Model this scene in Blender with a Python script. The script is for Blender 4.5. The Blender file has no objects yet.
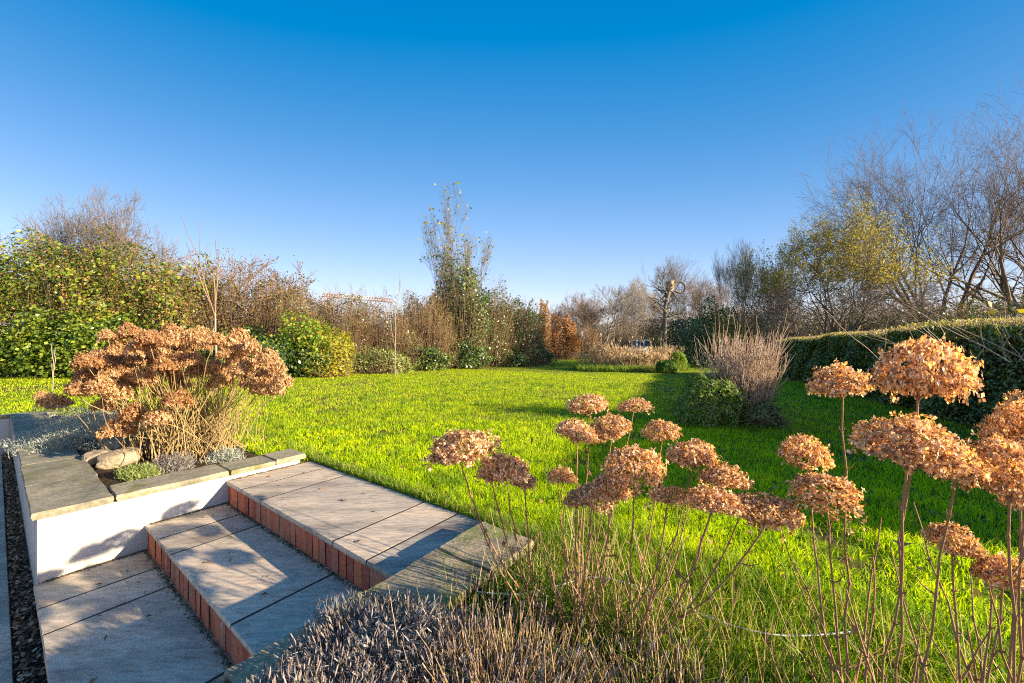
import bpy, bmesh, math, random
import numpy as np
from mathutils import Vector, noise

C = bpy.context.scene.collection
scn = bpy.context.scene
R = math.radians
rng = np.random.default_rng(7)
random.seed(7)

# ------------------------------------------------------------------ camera, sky, sun, exposure
F = 370.5                       # focal length in pixels of a 1024 px wide picture
CZ = 0.96                       # eye height over the lawn
cam = bpy.data.cameras.new('camera')
cam_o = bpy.data.objects.new('camera', cam); C.objects.link(cam_o)
cam.sensor_width = 36; cam.lens = F / 1024 * 36
cam.clip_start = 0.05; cam.clip_end = 2000
cam.shift_y = 8.5 / 1024
cam_o.location = (0, 0, CZ); cam_o.rotation_euler = (R(90), 0, 0)
scn.camera = cam_o

SUN = Vector((3.055, -1.061, 1.0)).normalized()          # towards the sun
elev = math.asin(SUN.z); az = math.atan2(SUN.x, SUN.y)   # azimuth clockwise from +Y
w = bpy.data.worlds.new('World'); scn.world = w; w.use_nodes = True
nt = w.node_tree; bg = nt.nodes['Background']
sky = nt.nodes.new('ShaderNodeTexSky'); sky.sky_type = 'NISHITA'; sky.sun_disc = False
sky.sun_elevation = elev; sky.sun_rotation = az
sky.air_density = 1.0; sky.dust_density = 1.5; sky.ozone_density = 2.6; sky.altitude = 50
tc = nt.nodes.new('ShaderNodeTexCoord'); sp_ = nt.nodes.new('ShaderNodeSeparateXYZ'); cb_ = nt.nodes.new('ShaderNodeCombineXYZ')
def wm(op, a, b, c=None):
    m = nt.nodes.new('ShaderNodeMath'); m.operation = op
    for i, v in enumerate((a, b, c)):
        if v is None: continue
        if hasattr(v, 'is_output'): nt.links.new(v, m.inputs[i])
        else: m.inputs[i].default_value = v
    return m.outputs[0]
nt.links.new(tc.outputs['Generated'], sp_.inputs[0])
x_, y_, z_ = sp_.outputs                                   # an even blue from east to west
nt.links.new(wm('MULTIPLY', x_, .3), cb_.inputs[0]); nt.links.new(y_, cb_.inputs[1])
nt.links.new(wm('MULTIPLY', z_, wm('MULTIPLY_ADD', wm('MULTIPLY', x_, x_), .5, 1.0)), cb_.inputs[2])
nt.links.new(cb_.outputs[0], sky.inputs['Vector'])
grade = nt.nodes.new('ShaderNodeVectorMath'); grade.operation = 'MULTIPLY_ADD'      # the deep polarised blue of the day
grade.inputs[1].default_value = (2.0, 1.264, 1.0); grade.inputs[2].default_value = (-1.2, -.40, .5)
mx = nt.nodes.new('ShaderNodeVectorMath'); mx.operation = 'MAXIMUM'; mx.inputs[1].default_value = (0, 0, 0)
nt.links.new(sky.outputs[0], grade.inputs[0]); nt.links.new(grade.outputs[0], mx.inputs[0]); nt.links.new(mx.outputs[0], bg.inputs[0])
bg.inputs[1].default_value = 0.099
sl = bpy.data.lights.new('sun', 'SUN'); sl.energy = 5.0; sl.angle = R(0.5); sl.color = (1, .83, .57)
so = bpy.data.objects.new('sun', sl); C.objects.link(so)
so.rotation_euler = SUN.to_track_quat('Z', 'Y').to_euler()
scn.view_settings.view_transform = 'Standard'; scn.view_settings.look = 'None'
scn.view_settings.exposure = 1.45; scn.view_settings.gamma = 1
scn.cycles.max_bounces = 6; scn.cycles.diffuse_bounces = 3; scn.cycles.transmission_bounces = 4
scn.cycles.transparent_max_bounces = 4
scn.cycles.use_denoising = False; scn.cycles.filter_width = 1.1

# ------------------------------------------------------------------ frames of reference
A1 = np.array((-.8123, .5832)); A2 = np.array((.5832, .8123))   # garden axes: along the steps, up the steps
def W(s, p, z=0.0):             # s: up the steps, p: across them (to the right)
    return (A2[0]*s - A1[0]*p, A2[1]*s - A1[1]*p, z)
def SP(x, y): return (x*A2[0] + y*A2[1], -(x*A1[0] + y*A1[1]))
def at(px, py, Y): return np.array(((px-512)/F*Y, Y, CZ - (py-350)/F*Y))   # a point measured off the photograph
ROT = math.atan2(A2[1], A2[0])

# ------------------------------------------------------------------ mesh building
class MB:
    def __init__(s): s.v = []; s.q = []; s.t = []; s.n = 0
    def add(s, v, q=None, t=None):
        v = np.asarray(v, float).reshape(-1, 3); s.v.append(v)
        if q is not None: s.q.append(np.asarray(q, int).reshape(-1, 4) + s.n)
        if t is not None: s.t.append(np.asarray(t, int).reshape(-1, 3) + s.n)
        s.n += len(v)
    def tube(s, pts, rad, k=4, cap=True):
        P = np.asarray(pts, float); r = np.broadcast_to(np.asarray(rad, float), (len(P),))
        T = np.empty_like(P); T[1:-1] = P[2:] - P[:-2]; T[0] = P[1]-P[0]; T[-1] = P[-1]-P[-2]
        T /= np.linalg.norm(T, axis=1)[:, None] + 1e-9
        m = P[-1]-P[0]; ref = np.eye(3)[np.argmin(np.abs(m))]
        U = np.cross(T, ref); U /= np.linalg.norm(U, axis=1)[:, None] + 1e-9
        V = np.cross(T, U)
        a = np.arange(k) * 2*math.pi/k
        ring = P[:, None] + r[:, None, None]*(np.cos(a)[None, :, None]*U[:, None] + np.sin(a)[None, :, None]*V[:, None])
        n = len(P); i = np.arange(n-1)[:, None]*k; j = np.arange(k)[None]; j2 = (j+1) % k
        q = np.stack([i+j, i+j2, i+k+j2, i+k+j], -1).reshape(-1, 4)
        s.add(ring, q)
    def cards(s, P, N, L, Wd, roll=None, bend=0.0):
        """leaf shaped quads (4 corners: base, side, tip, side) at P, facing N, length L, width Wd"""
        n = len(P); N = N/(np.linalg.norm(N, axis=1)[:, None]+1e-9)
        d = rng.normal(size=(n, 3)); d -= (d*N).sum(1)[:, None]*N; d /= np.linalg.norm(d, axis=1)[:, None]+1e-9
        if roll is not None:
            d = roll - (roll*N).sum(1)[:, None]*N; d /= np.linalg.norm(d, axis=1)[:, None]+1e-9
        e = np.cross(N, d); L = np.broadcast_to(L, (n,))[:, None]; Wd = np.broadcast_to(Wd, (n,))[:, None]
        b = bend*L*N
        v = np.stack([P - d*L*.5, P + e*Wd*.5 + b - d*L*.05, P + d*L*.5, P - e*Wd*.5 + b - d*L*.05], 1)
        q = np.arange(4*n).reshape(n, 4)
        s.add(v, q)
    def build(s, name, m, parent=None, smooth=False, origin=None):
        me = bpy.data.meshes.new(name)
        V = np.concatenate(s.v) if s.v else np.zeros((0, 3))
        if origin is not None: V = V - np.asarray(origin, float)
        Q = np.concatenate(s.q) if s.q else np.zeros((0, 4), int)
        T = np.concatenate(s.t) if s.t else np.zeros((0, 3), int)
        me.vertices.add(len(V)); me.vertices.foreach_set('co', V.ravel().astype(np.float32))
        me.loops.add(Q.size + T.size)
        me.loops.foreach_set('vertex_index', np.concatenate([Q.ravel(), T.ravel()]).astype(np.int32))
        me.polygons.add(len(Q)+len(T))
        st = np.concatenate([np.arange(len(Q))*4, Q.size + np.arange(len(T))*3]).astype(np.int32)
        me.polygons.foreach_set('loop_start', st)
        me.update(calc_edges=True); me.validate()
        if smooth: me.polygons.foreach_set('use_smooth', [True]*len(me.polygons))
        me.materials.append(m)
        o = bpy.data.objects.new(name, me); C.objects.link(o)
        if parent is not None: o.parent = parent
        return o

def tag(o, label=None, cat=None, group=None, kind=None):
    if label: o['label'] = label
    if cat: o['category'] = cat
    if group: o['group'] = group
    if kind: o['kind'] = kind
    return o
def empty(name, loc=(0, 0, 0), label=None, cat=None, group=None):
    o = bpy.data.objects.new(name, None); C.objects.link(o); o.location = loc
    o.empty_display_size = .1
    return tag(o, label, cat, group)
def bm_obj(name, bm, m, parent=None):
    me = bpy.data.meshes.new(name); bm.to_mesh(me); bm.free(); me.materials.append(m)
    o = bpy.data.objects.new(name, me); C.objects.link(o)
    if parent is not None: o.parent = parent
    return o
def box_sp(bm, s0, s1, p0, p1, z0, z1, bevel=.004, jit=0.0, seg=1):
    """a block laid out on the garden axes"""
    r = bmesh.ops.create_cube(bm, size=1); vs = r['verts']
    for v in vs:
        s = s0 if v.co.x < 0 else s1; p = p0 if v.co.y < 0 else p1; z = z0 if v.co.z < 0 else z1
        v.co = Vector(W(s + random.uniform(-jit, jit), p + random.uniform(-jit, jit), z + random.uniform(-jit, jit)*.4))
    if bevel > 0:
        es = list({e for v in vs for e in v.link_edges})
        bmesh.ops.bevel(bm, geom=es, offset=bevel, segments=seg, affect='EDGES', profile=.6)
def rough_stone(bm, s0, s1, p0, p1, z0, z1, seed=0, cell=.05, amp=.006):
    """a riven flagstone: a subdivided block with an uneven edge and top"""
    ns = max(2, int((s1-s0)/cell)); npp = max(2, int((p1-p0)/cell)); nz = 2
    def disp(s, p, z):
        e = Vector((s*9+seed, p*9, z*14)); d = noise.noise_vector(e)*amp + noise.noise_vector(e*3.1)*amp*.5
        return s+d.x, p+d.y, z+d.z*.6
    grid = {}
    def vert(i, j, k):
        if (i, j, k) not in grid:
            s = s0+(s1-s0)*i/ns; p = p0+(p1-p0)*j/npp; z = z0+(z1-z0)*k/nz
            ed = .004 if k in (0, nz) else 0
            if i == 0: s += ed
            if i == ns: s -= ed
            if j == 0: p += ed
            if j == npp: p -= ed
            grid[i, j, k] = bm.verts.new(W(*disp(s, p, z)))
        return grid[i, j, k]
    for i in range(ns):
        for j in range(npp):
            bm.faces.new((vert(i, j, nz), vert(i+1, j, nz), vert(i+1, j+1, nz), vert(i, j+1, nz)))
            bm.faces.new((vert(i, j, 0), vert(i, j+1, 0), vert(i+1, j+1, 0), vert(i+1, j, 0)))
    for k in range(nz):
        for i in range(ns):
            bm.faces.new((vert(i, 0, k), vert(i+1, 0, k), vert(i+1, 0, k+1), vert(i, 0, k+1)))
            bm.faces.new((vert(i, npp, k), vert(i, npp, k+1), vert(i+1, npp, k+1), vert(i+1, npp, k)))
        for j in range(npp):
            bm.faces.new((vert(0, j, k), vert(0, j, k+1), vert(0, j+1, k+1), vert(0, j+1, k)))
            bm.faces.new((vert(ns, j, k), vert(ns, j+1, k), vert(ns, j+1, k+1), vert(ns, j, k+1)))

# ------------------------------------------------------------------ materials
def newmat(name):
    m = bpy.data.materials.new(name); m.use_nodes = True
    n = m.node_tree; b = n.nodes['Principled BSDF']; return m, n, b
def ramp(n, cols, fac=None):
    r = n.nodes.new('ShaderNodeValToRGB'); e = r.color_ramp.elements
    while len(e) < len(cols): e.new(.5)
    for i, (pos, c) in enumerate(cols): e[i].position = pos; e[i].color = (*c, 1)
    if fac is not None: n.links.new(fac, r.inputs[0])
    return r
def spread(cols): return [(i/max(1, len(cols)-1), c) for i, c in enumerate(cols)]
def noisetex(n, scale, detail=6, rough=.6, vec=None):
    t = n.nodes.new('ShaderNodeTexNoise'); t.inputs['Scale'].default_value = scale
    t.inputs['Detail'].default_value = detail; t.inputs['Roughness'].default_value = rough
    if vec is None:
        g = n.nodes.new('ShaderNodeNewGeometry'); vec = g.outputs['Position']
    n.links.new(vec, t.inputs['Vector']); return t
def mix(n, a, b, fac, mode='MIX'):
    m = n.nodes.new('ShaderNodeMix'); m.data_type = 'RGBA'; m.blend_type = mode
    for sock, v in ((m.inputs[0], fac), (m.inputs[6], a), (m.inputs[7], b)):
        if hasattr(v, 'is_output'): n.links.new(v, sock)
        elif isinstance(v, tuple): sock.default_value = (*v, 1)
        else: sock.default_value = v
    return m.outputs[2]
def bump(n, b, h, strength=.4, dist=.01):
    k = n.nodes.new('ShaderNodeBump'); k.inputs['Strength'].default_value = strength; k.inputs['Distance'].default_value = dist
    n.links.new(h, k.inputs['Height']); n.links.new(k.outputs[0], b.inputs['Normal'])

def leafmat(name, cols, trans=.35, rough=.5, patch=.0, pscale=.6, tint=None, spec=.3, gain=1.25, own=None):
    """leaves: each one its own shade from the ramp; light passes through them"""
    m, n, b = newmat(name)
    g = n.nodes.new('ShaderNodeNewGeometry')
    fac = g.outputs['Random Per Island']
    if patch > 0:
        t = noisetex(n, pscale, 6, .72, g.outputs['Position'])
        mr = n.nodes.new('ShaderNodeMapRange'); mr.inputs[1].default_value = .3; mr.inputs[2].default_value = .7
        n.links.new(t.outputs[0], mr.inputs[0])
        mm = n.nodes.new('ShaderNodeMix'); mm.inputs[0].default_value = patch
        n.links.new(fac, mm.inputs[2]); n.links.new(mr.outputs[0], mm.inputs[3]); fac = mm.outputs[0]
    r = ramp(n, spread(cols), fac); col = r.outputs[0]
    if own:                     # every head weathered its own way
        oi = n.nodes.new('ShaderNodeObjectInfo'); col = mix(n, col, ramp(n, spread(own), oi.outputs['Random']).outputs[0], 1.0, 'MULTIPLY')
    n.links.new(col, b.inputs['Base Color']); b.inputs['Roughness'].default_value = rough
    b.inputs['Specular IOR Level'].default_value = spec
    tr = n.nodes.new('ShaderNodeBsdfTranslucent')
    tc = mix(n, col, tint or (1, 1, .6), 1.0, 'MULTIPLY')
    tb = n.nodes.new('ShaderNodeMix'); tb.data_type = 'RGBA'; tb.blend_type = 'MULTIPLY'; tb.inputs[0].default_value = 1
    n.links.new(tc, tb.inputs[6]); tb.inputs[7].default_value = (gain, gain, gain, 1)
    n.links.new(tb.outputs[2], tr.inputs[0])
    ms = n.nodes.new('ShaderNodeMixShader'); ms.inputs[0].default_value = trans
    n.links.new(b.outputs[0], ms.inputs[1]); n.links.new(tr.outputs[0], ms.inputs[2])
    n.links.new(ms.outputs[0], n.nodes['Material Output'].inputs[0])
    return m
def barkmat(name, cols, scale=12, rough=.85):
    m, n, b = newmat(name)
    g = n.nodes.new('ShaderNodeNewGeometry')
    t = noisetex(n, scale, 5, .65, g.outputs['Position'])
    mm = n.nodes.new('ShaderNodeMix'); mm.inputs[0].default_value = .5
    n.links.new(g.outputs['Random Per Island'], mm.inputs[2]); n.links.new(t.outputs[0], mm.inputs[3])
    r = ramp(n, spread(cols), mm.outputs[0]); n.links.new(r.outputs[0], b.inputs['Base Color'])
    b.inputs['Roughness'].default_value = rough; b.inputs['Specular IOR Level'].default_value = .2
    bump(n, b, t.outputs[0], .5, .01)
    return m
def stonemat(name, cols, lichen=None, scale=5, streak=False, rough=.75, bumps=.5, lich=(.52, .62)):
    m, n, b = newmat(name)
    g = n.nodes.new('ShaderNodeNewGeometry')
    mp = n.nodes.new('ShaderNodeMapping'); mp.inputs['Rotation'].default_value = (0, 0, -ROT)
    if streak: mp.inputs['Scale'].default_value = (.35, 1.6, 1)
    n.links.new(g.outputs['Position'], mp.inputs['Vector'])
    t = noisetex(n, scale, 8, .62, mp.outputs[0])
    mr = n.nodes.new('ShaderNodeMapRange'); mr.inputs[1].default_value = .28; mr.inputs[2].default_value = .72
    n.links.new(t.outputs[0], mr.inputs[0])
    oi = n.nodes.new('ShaderNodeObjectInfo')
    ma = n.nodes.new('ShaderNodeMath'); ma.operation = 'MULTIPLY_ADD'; ma.inputs[1].default_value = .35; ma.inputs[2].default_value = -.17
    n.links.new(oi.outputs['Random'], ma.inputs[0])
    ad = n.nodes.new('ShaderNodeMath'); ad.operation = 'ADD'; ad.use_clamp = True
    n.links.new(mr.outputs[0], ad.inputs[0]); n.links.new(ma.outputs[0], ad.inputs[1])
    c = ramp(n, spread(cols), ad.outputs[0]).outputs[0]
    t2 = noisetex(n, scale*9, 5, .7, mp.outputs[0])
    c = mix(n, c, ramp(n, [(.36, (.36, .36, .36)), (.58, (1, 1, 1))], t2.outputs[0]).outputs[0], .6, 'MULTIPLY')
    if lichen:
        t3 = noisetex(n, scale*.9, 7, .7, g.outputs['Position'])
        c = mix(n, c, lichen, ramp(n, [(lich[0], (0, 0, 0)), (lich[1], (1, 1, 1))], t3.outputs[0]).outputs[0])
    n.links.new(c, b.inputs['Base Color']); b.inputs['Roughness'].default_value = rough
    bump(n, b, mix(n, t.outputs[0], t2.outputs[0], .4), bumps, .012)
    return m

M = {}
M['paver'] = stonemat('sandstone paver', [(.25, .19, .15), (.43, .355, .27), (.62, .50, .37), (.72, .54, .37)], (.34, .22, .14), 3.4, True, .62, .7, lich=(.60, .78))
M['coping'] = stonemat('mossy coping stone', [(.13, .12, .085), (.24, .22, .15), (.34, .30, .21), (.40, .33, .22)], (.15, .15, .05), 4.5, False, .85, .8)
M['coping_green'] = stonemat('green mossy coping', [(.10, .09, .055), (.24, .20, .13), (.38, .31, .20), (.48, .33, .19)], (.17, .19, .04), 6, False, .9, 1, (.48, .64))  # greener, mossier stone of the right planter
M['rock'] = stonemat('rock', [(.22, .17, .11), (.38, .30, .20), (.5, .42, .30)], None, 7, False, .85, .8)

def m_render():
    m, n, b = newmat('white render')
    t = noisetex(n, 3, 6, .6); t2 = noisetex(n, 160, 3, .6)
    c = ramp(n, [(.3, (.40, .395, .38)), (.55, (.48, .47, .45)), (.8, (.52, .51, .49))], t.outputs[0]).outputs[0]
    g = n.nodes.new('ShaderNodeNewGeometry'); sx = n.nodes.new('ShaderNodeSeparateXYZ'); n.links.new(g.outputs['Position'], sx.inputs[0])
    t3 = noisetex(n, 9, 6, .7)
    ad = n.nodes.new('ShaderNodeMath'); ad.operation = 'MULTIPLY_ADD'; ad.inputs[1].default_value = -.12
    n.links.new(t3.outputs[0], ad.inputs[0]); n.links.new(sx.outputs[2], ad.inputs[2])
    spl = ramp(n, [(0, (1, 1, 1)), (1, (0, 0, 0))]).outputs[0]
    mr = n.nodes.new('ShaderNodeMapRange'); mr.inputs[1].default_value = -.44; mr.inputs[2].default_value = -.25
    mr.inputs[3].default_value = .6; mr.inputs[4].default_value = 0
    n.links.new(ad.outputs[0], mr.inputs[0])
    c = mix(n, c, (.42, .38, .30), mr.outputs[0])          # rain splash dirt along the foot of the wall
    mp = n.nodes.new('ShaderNodeMapping'); mp.inputs['Scale'].default_value = (14, 14, .9); n.links.new(g.outputs['Position'], mp.inputs['Vector'])
    t4 = noisetex(n, 1.0, 5, .7, mp.outputs[0])                 # faint rain runs below the coping
    c = mix(n, c, (.30, .28, .22), ramp(n, [(.56, (0, 0, 0)), (.80, (.55, .55, .55))], t4.outputs[0]).outputs[0])
    n.links.new(c, b.inputs['Base Color']); b.inputs['Roughness'].default_value = .9
    bump(n, b, mix(n, t2.outputs[0], t.outputs[0], .5), .16, .004); return m
M['render'] = m_render()
def m_brick():
    m, n, b = newmat('red brick')
    g = n.nodes.new('ShaderNodeNewGeometry'); r = ramp(n, spread([(.26, .05, .03), (.55, .13, .06), (.66, .20, .08), (.34, .07, .045), (.50, .16, .08), (.44, .19, .12), (.62, .19, .08)]), g.outputs['Random Per Island'])
    t = noisetex(n, 45, 6, .7); t3 = noisetex(n, 14, 5, .7)
    c = mix(n, r.outputs[0], ramp(n, [(.3, (.45, .4, .4)), (.65, (1.1, 1.1, 1.1))], t.outputs[0]).outputs[0], .8, 'MULTIPLY')
    c = mix(n, c, (.42, .36, .30), ramp(n, [(.60, (0, 0, 0)), (.72, (.7, .7, .7))], t3.outputs[0]).outputs[0])
    n.links.new(c, b.inputs['Base Color']); b.inputs['Roughness'].default_value = .9
    bump(n, b, t.outputs[0], .7, .004); return m
M['brick'] = m_brick()
M['mortar'] = stonemat('mortar', [(.045, .035, .025), (.09, .07, .055), (.14, .11, .085)], (.05, .07, .02), 20, False, .95, .8)
M['joint'] = stonemat('joint dirt', [(.03, .026, .02), (.05, .045, .035)], None, 20, False, .95, .4)

def m_ground():
    m, n, b = newmat('lawn ground')
    t = noisetex(n, .35, 5, .6); t2 = noisetex(n, 3.5, 6, .65); t3 = noisetex(n, 40, 4, .7)
    c = ramp(n, [(.3, (.13, .21, .008)), (.5, (.25, .33, .010)), (.7, (.27, .30, .02))], t2.outputs[0]).outputs[0]
    c = mix(n, c, (.13, .095, .055), ramp(n, [(.5, (0, 0, 0)), (.62, (.9, .9, .9))], t.outputs[0]).outputs[0])
    c = mix(n, c, (.12, .085, .05), ramp(n, [(.52, (0, 0, 0)), (.62, (1, 1, 1))], t2.outputs[0]).outputs[0])
    c = mix(n, c, ramp(n, [(.35, (.35, .35, .35)), (.65, (1.1, 1.1, 1.1))], t3.outputs[0]).outputs[0], .8, 'MULTIPLY')
    n.links.new(c, b.inputs['Base Color']); b.inputs['Roughness'].default_value = 1; b.inputs['Specular IOR Level'].default_value = .1
    bump(n, b, t3.outputs[0], .9, .04); return m
M['ground'] = m_ground()
def m_soil(name='soil', k=1.0):
    m, n, b = newmat(name)
    t = noisetex(n, 30, 7, .75); t2 = noisetex(n, 5, 4, .6)
    c = ramp(n, [(.3, (.022*k, .015*k, .010*k)), (.5, (.06*k, .042*k, .026*k)), (.7, (.15*k, .105*k, .065*k))], t.outputs[0]).outputs[0]
    n.links.new(c, b.inputs['Base Color']); b.inputs['Roughness'].default_value = 1; b.inputs['Specular IOR Level'].default_value = .1
    bump(n, b, t.outputs[0], 1, .03); return m
M['soil'] = m_soil()

M['grass'] = leafmat('grass blades', [(.11, .25, .005), (.32, .48, .006), (.50, .63, .006), (.62, .70, .008), (.70, .68, .04)], .42, .55, .62, 1.7, (1, 1, .3), .15, 1.5)
M['tuft'] = leafmat('coarse grass tuft', [(.05, .13, .01), (.11, .22, .015), (.20, .33, .02), (.34, .42, .05)], .4, .5, 0, 1, (1, 1, .4), .2, 1.4)
M['long_grass'] = leafmat('long grass', [(.05, .13, .01), (.12, .23, .018), (.22, .32, .035), (.46, .38, .16)], .4, .5, .0, 1, (1, 1, .4), .2, 1.4)
M['straw'] = leafmat('straw', [(.25, .17, .09), (.48, .35, .19), (.68, .53, .32), (.80, .68, .47)], .4, .6, 0, 1, (1, .85, .6), .2)
M['sepal'] = leafmat('dried petals', [(.12, .07, .04), (.38, .26, .16), (.60, .42, .24), (.76, .60, .40), (.96, .90, .76)], .40, .6, 0, 1, (1, .70, .30), .2, 1.6, own=[(.86, .80, .74), (1.08, 1.04, .95), (1.0, .94, .90), (1.12, 1.08, .96)])
M['sepal_far'] = leafmat('dried petals rusty', [(.11, .055, .022), (.33, .20, .10), (.50, .345, .19), (.64, .49, .31), (.80, .70, .52)], .34, .6, .15, 6, (1, .70, .34), .2, 1.4, own=[(.80, .62, .48), (1.05, .98, .88), (.95, .82, .66), (1.1, 1.05, .95)])
M['stem'] = barkmat('hydrangea stem', [(.06, .028, .016), (.20, .105, .06), (.38, .23, .13), (.56, .42, .28)], 70)
M['stem_pale'] = barkmat('pale stem', [(.18, .11, .05), (.32, .22, .10), (.42, .31, .14), (.54, .40, .24)], 20)
M['lav_leaf'] = leafmat('lavender leaf', [(.07, .055, .05), (.19, .165, .15), (.34, .32, .30), (.56, .55, .52)], .2, .7, .3, 9, (1, 1, .8))
M['lav_stalk'] = leafmat('lavender stalk', [(.07, .05, .042), (.17, .125, .10), (.30, .235, .185), (.50, .43, .35)], .15, .7, 0, 1, (1, .9, .8))
M['lav_spike'] = leafmat('lavender spike', [(.12, .085, .085), (.22, .16, .15), (.34, .27, .25), (.48, .41, .38)], .2, .7, 0, 1, (1, .9, .8))
M['silver'] = leafmat('silver leaf', [(.17, .20, .15), (.30, .33, .27), (.42, .44, .38), (.52, .53, .48)], .2, .7, .3, 6, (1, 1, .8))
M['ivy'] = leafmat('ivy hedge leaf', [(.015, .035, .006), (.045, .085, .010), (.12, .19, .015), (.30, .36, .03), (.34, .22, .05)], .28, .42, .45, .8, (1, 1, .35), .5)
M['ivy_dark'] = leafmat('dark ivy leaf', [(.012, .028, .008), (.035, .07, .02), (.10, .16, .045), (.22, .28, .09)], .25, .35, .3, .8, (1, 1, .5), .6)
M['ivy_red'] = leafmat('turning leaf', [(.04, .04, .012), (.12, .10, .025), (.28, .20, .05), (.40, .20, .07), (.28, .11, .05)], .3, .5, .4, .7, (1, .9, .4))
M['brown_leaf'] = leafmat('brown leaf', [(.05, .03, .015), (.15, .095, .045), (.28, .175, .08), (.34, .26, .10)], .35, .6, .3, .8, (1, .8, .5))
M['yellow_leaf'] = leafmat('yellow leaf', [(.18, .20, .02), (.34, .33, .03), (.50, .42, .04), (.58, .42, .06)], .45, .5, .3, .8, (1, .95, .4))
M['sallow_leaf'] = leafmat('sallow leaf', [(.12, .13, .03), (.27, .26, .04), (.45, .39, .04), (.54, .41, .06)], .45, .5, .3, .8, (1, .95, .5))
M['russet'] = leafmat('russet leaf', [(.16, .08, .035), (.34, .17, .06), (.50, .28, .10), (.50, .34, .17)], .4, .6, .3, .8, (1, .7, .4))
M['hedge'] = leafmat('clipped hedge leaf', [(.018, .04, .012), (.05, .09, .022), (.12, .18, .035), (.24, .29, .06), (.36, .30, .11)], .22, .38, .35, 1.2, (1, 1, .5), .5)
M['hedge_top'] = leafmat('sunlit hedge leaf', [(.16, .19, .04), (.34, .36, .08), (.50, .42, .16), (.48, .33, .20)], .4, .5, .3, 1, (1, .95, .5))  # paler leaf colours stand in for sunlight along the hedge top
M['twig_tip'] = barkmat('cut hedge twig', [(.20, .13, .09), (.36, .26, .18), (.48, .37, .27)], 10)
M['bright_green'] = leafmat('bright green leaf', [(.07, .14, .015), (.14, .25, .02), (.24, .36, .03), (.36, .44, .05)], .4, .5, .3, 1, (1, 1, .4), .3)
M['globe'] = leafmat('globe shrub leaf', [(.03, .08, .01), (.07, .15, .015), (.13, .23, .02)], .3, .5, .3, 1, (1, 1, .4), .3)
M['sage'] = leafmat('sage green leaf', [(.10, .15, .04), (.24, .31, .09), (.40, .45, .16), (.50, .52, .26)], .35, .55, .3, 2, (1, 1, .5))
M['bark'] = barkmat('tree bark', [(.09, .07, .055), (.17, .135, .10), (.26, .21, .16)])
M['bark_warm'] = barkmat('warm twigs', [(.16, .10, .06), (.29, .19, .12), (.40, .27, .17)], 2)
M['bark_pale'] = barkmat('pale twigs', [(.20, .16, .12), (.32, .27, .21), (.44, .37, .29)], 2)
M['bark_grey'] = barkmat('grey twigs', [(.11, .09, .075), (.19, .155, .125), (.28, .225, .18)], 2)
M['willow_twig'] = barkmat('willow twigs', [(.08, .055, .04), (.17, .12, .085), (.29, .21, .15)], 2)
M['brown_twig'] = barkmat('brown hedge stems', [(.10, .06, .035), (.20, .13, .075), (.34, .23, .14), (.46, .34, .22)], 2)
M['dogwood'] = barkmat('dogwood stems', [(.24, .11, .08), (.44, .28, .19), (.62, .47, .35), (.76, .67, .56)], 4)
M['chip'] = leafmat('bark chip', [(.05, .032, .02), (.14, .085, .05), (.30, .19, .11), (.50, .36, .24)], 0, .9, 0, 1)
M['moss'] = leafmat('moss crumbs', [(.03, .03, .012), (.07, .08, .02), (.13, .10, .05), (.20, .13, .07)], 0, .9)
M['dead_leaf'] = leafmat('fallen leaf', [(.12, .06, .03), (.28, .15, .07), (.42, .27, .13)], .2, .7, 0, 1, (1, .8, .5))
def flat(name, col, rough=.5, metal=0):
    m, n, b = newmat(name); t = noisetex(n, 6, 4, .6)
    c = mix(n, col, ramp(n, [(.3, (.75, .75, .75)), (.7, (1, 1, 1))], t.outputs[0]).outputs[0], .6, 'MULTIPLY')
    n.links.new(c, b.inputs['Base Color']); b.inputs['Roughness'].default_value = rough; b.inputs['Metallic'].default_value = metal; return m
M['crane_red'] = flat('hazed crane red', (.60, .34, .30)); M['crane_white'] = flat('crane white paint', (.75, .73, .70))  # the red is paled to imitate haze over the distance
M['car_white'] = flat('white car paint', (.72, .74, .76), .3); M['car_glass'] = flat('car glass', (.02, .05, .12), .05)
M['tyre'] = flat('tyre rubber', (.02, .02, .02), .8); M['cord'] = flat('pale cord', (.62, .62, .60), .6)
M['wood_cut'] = flat('broken wood', (.42, .28, .17), .9)

# ------------------------------------------------------------------ ground
HS, HP = .13, -3.29            # front of the raised ground, flank of the left planter
S_END, P_R = 1.585, -1.23      # top of the steps, flank of the right planter
def ground_sheet():
    sl_ = [-400, -120, -30, -6, HS, .9, S_END, 2.2, 3, 4, 5.5, 7.5, 10, 14, 20, 30, 45, 70, 120, 250, 500]
    pl_ = [-500, -250, -120, -60, -35, -20, -14, -11, -8.46, -6.5, -5, HP, P_R, 0, 1.5, 3, 6, 9, 14, 22, 35, 60, 120, 300, 500]
    b = MB(); idx = {}; V = []; Q = []
    def vid(i, j):
        if (i, j) not in idx:
            s, p = sl_[i], pl_[j]; x, y, _ = W(s, p); r = math.hypot(x, y)
            z = 0 if r < 6 else .05*math.sin(x*.31+1)*math.sin(y*.23)*min(1, (r-6)/10)
            idx[i, j] = len(V); V.append((x, y, z))
        return idx[i, j]
    for i in range(len(sl_)-1):
        for j in range(len(pl_)-1):
            s0, s1, p0, p1 = sl_[i], sl_[i+1], pl_[j], pl_[j+1]
            if s0 >= -6 and s1 <= HS and p0 >= -8.46 and p1 <= 6: continue
            if s0 >= HS and s1 <= S_END and p0 >= HP and p1 <= P_R: continue
            Q.append((vid(i, j), vid(i, j+1), vid(i+1, j+1), vid(i+1, j)))
    b.add(V, Q); o = b.build('lawn', M['ground'], smooth=True); tag(o, kind='structure')
    o.data.flip_normals() if o.data.polygons[0].normal.z < 0 else None
ground_sheet()
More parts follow.
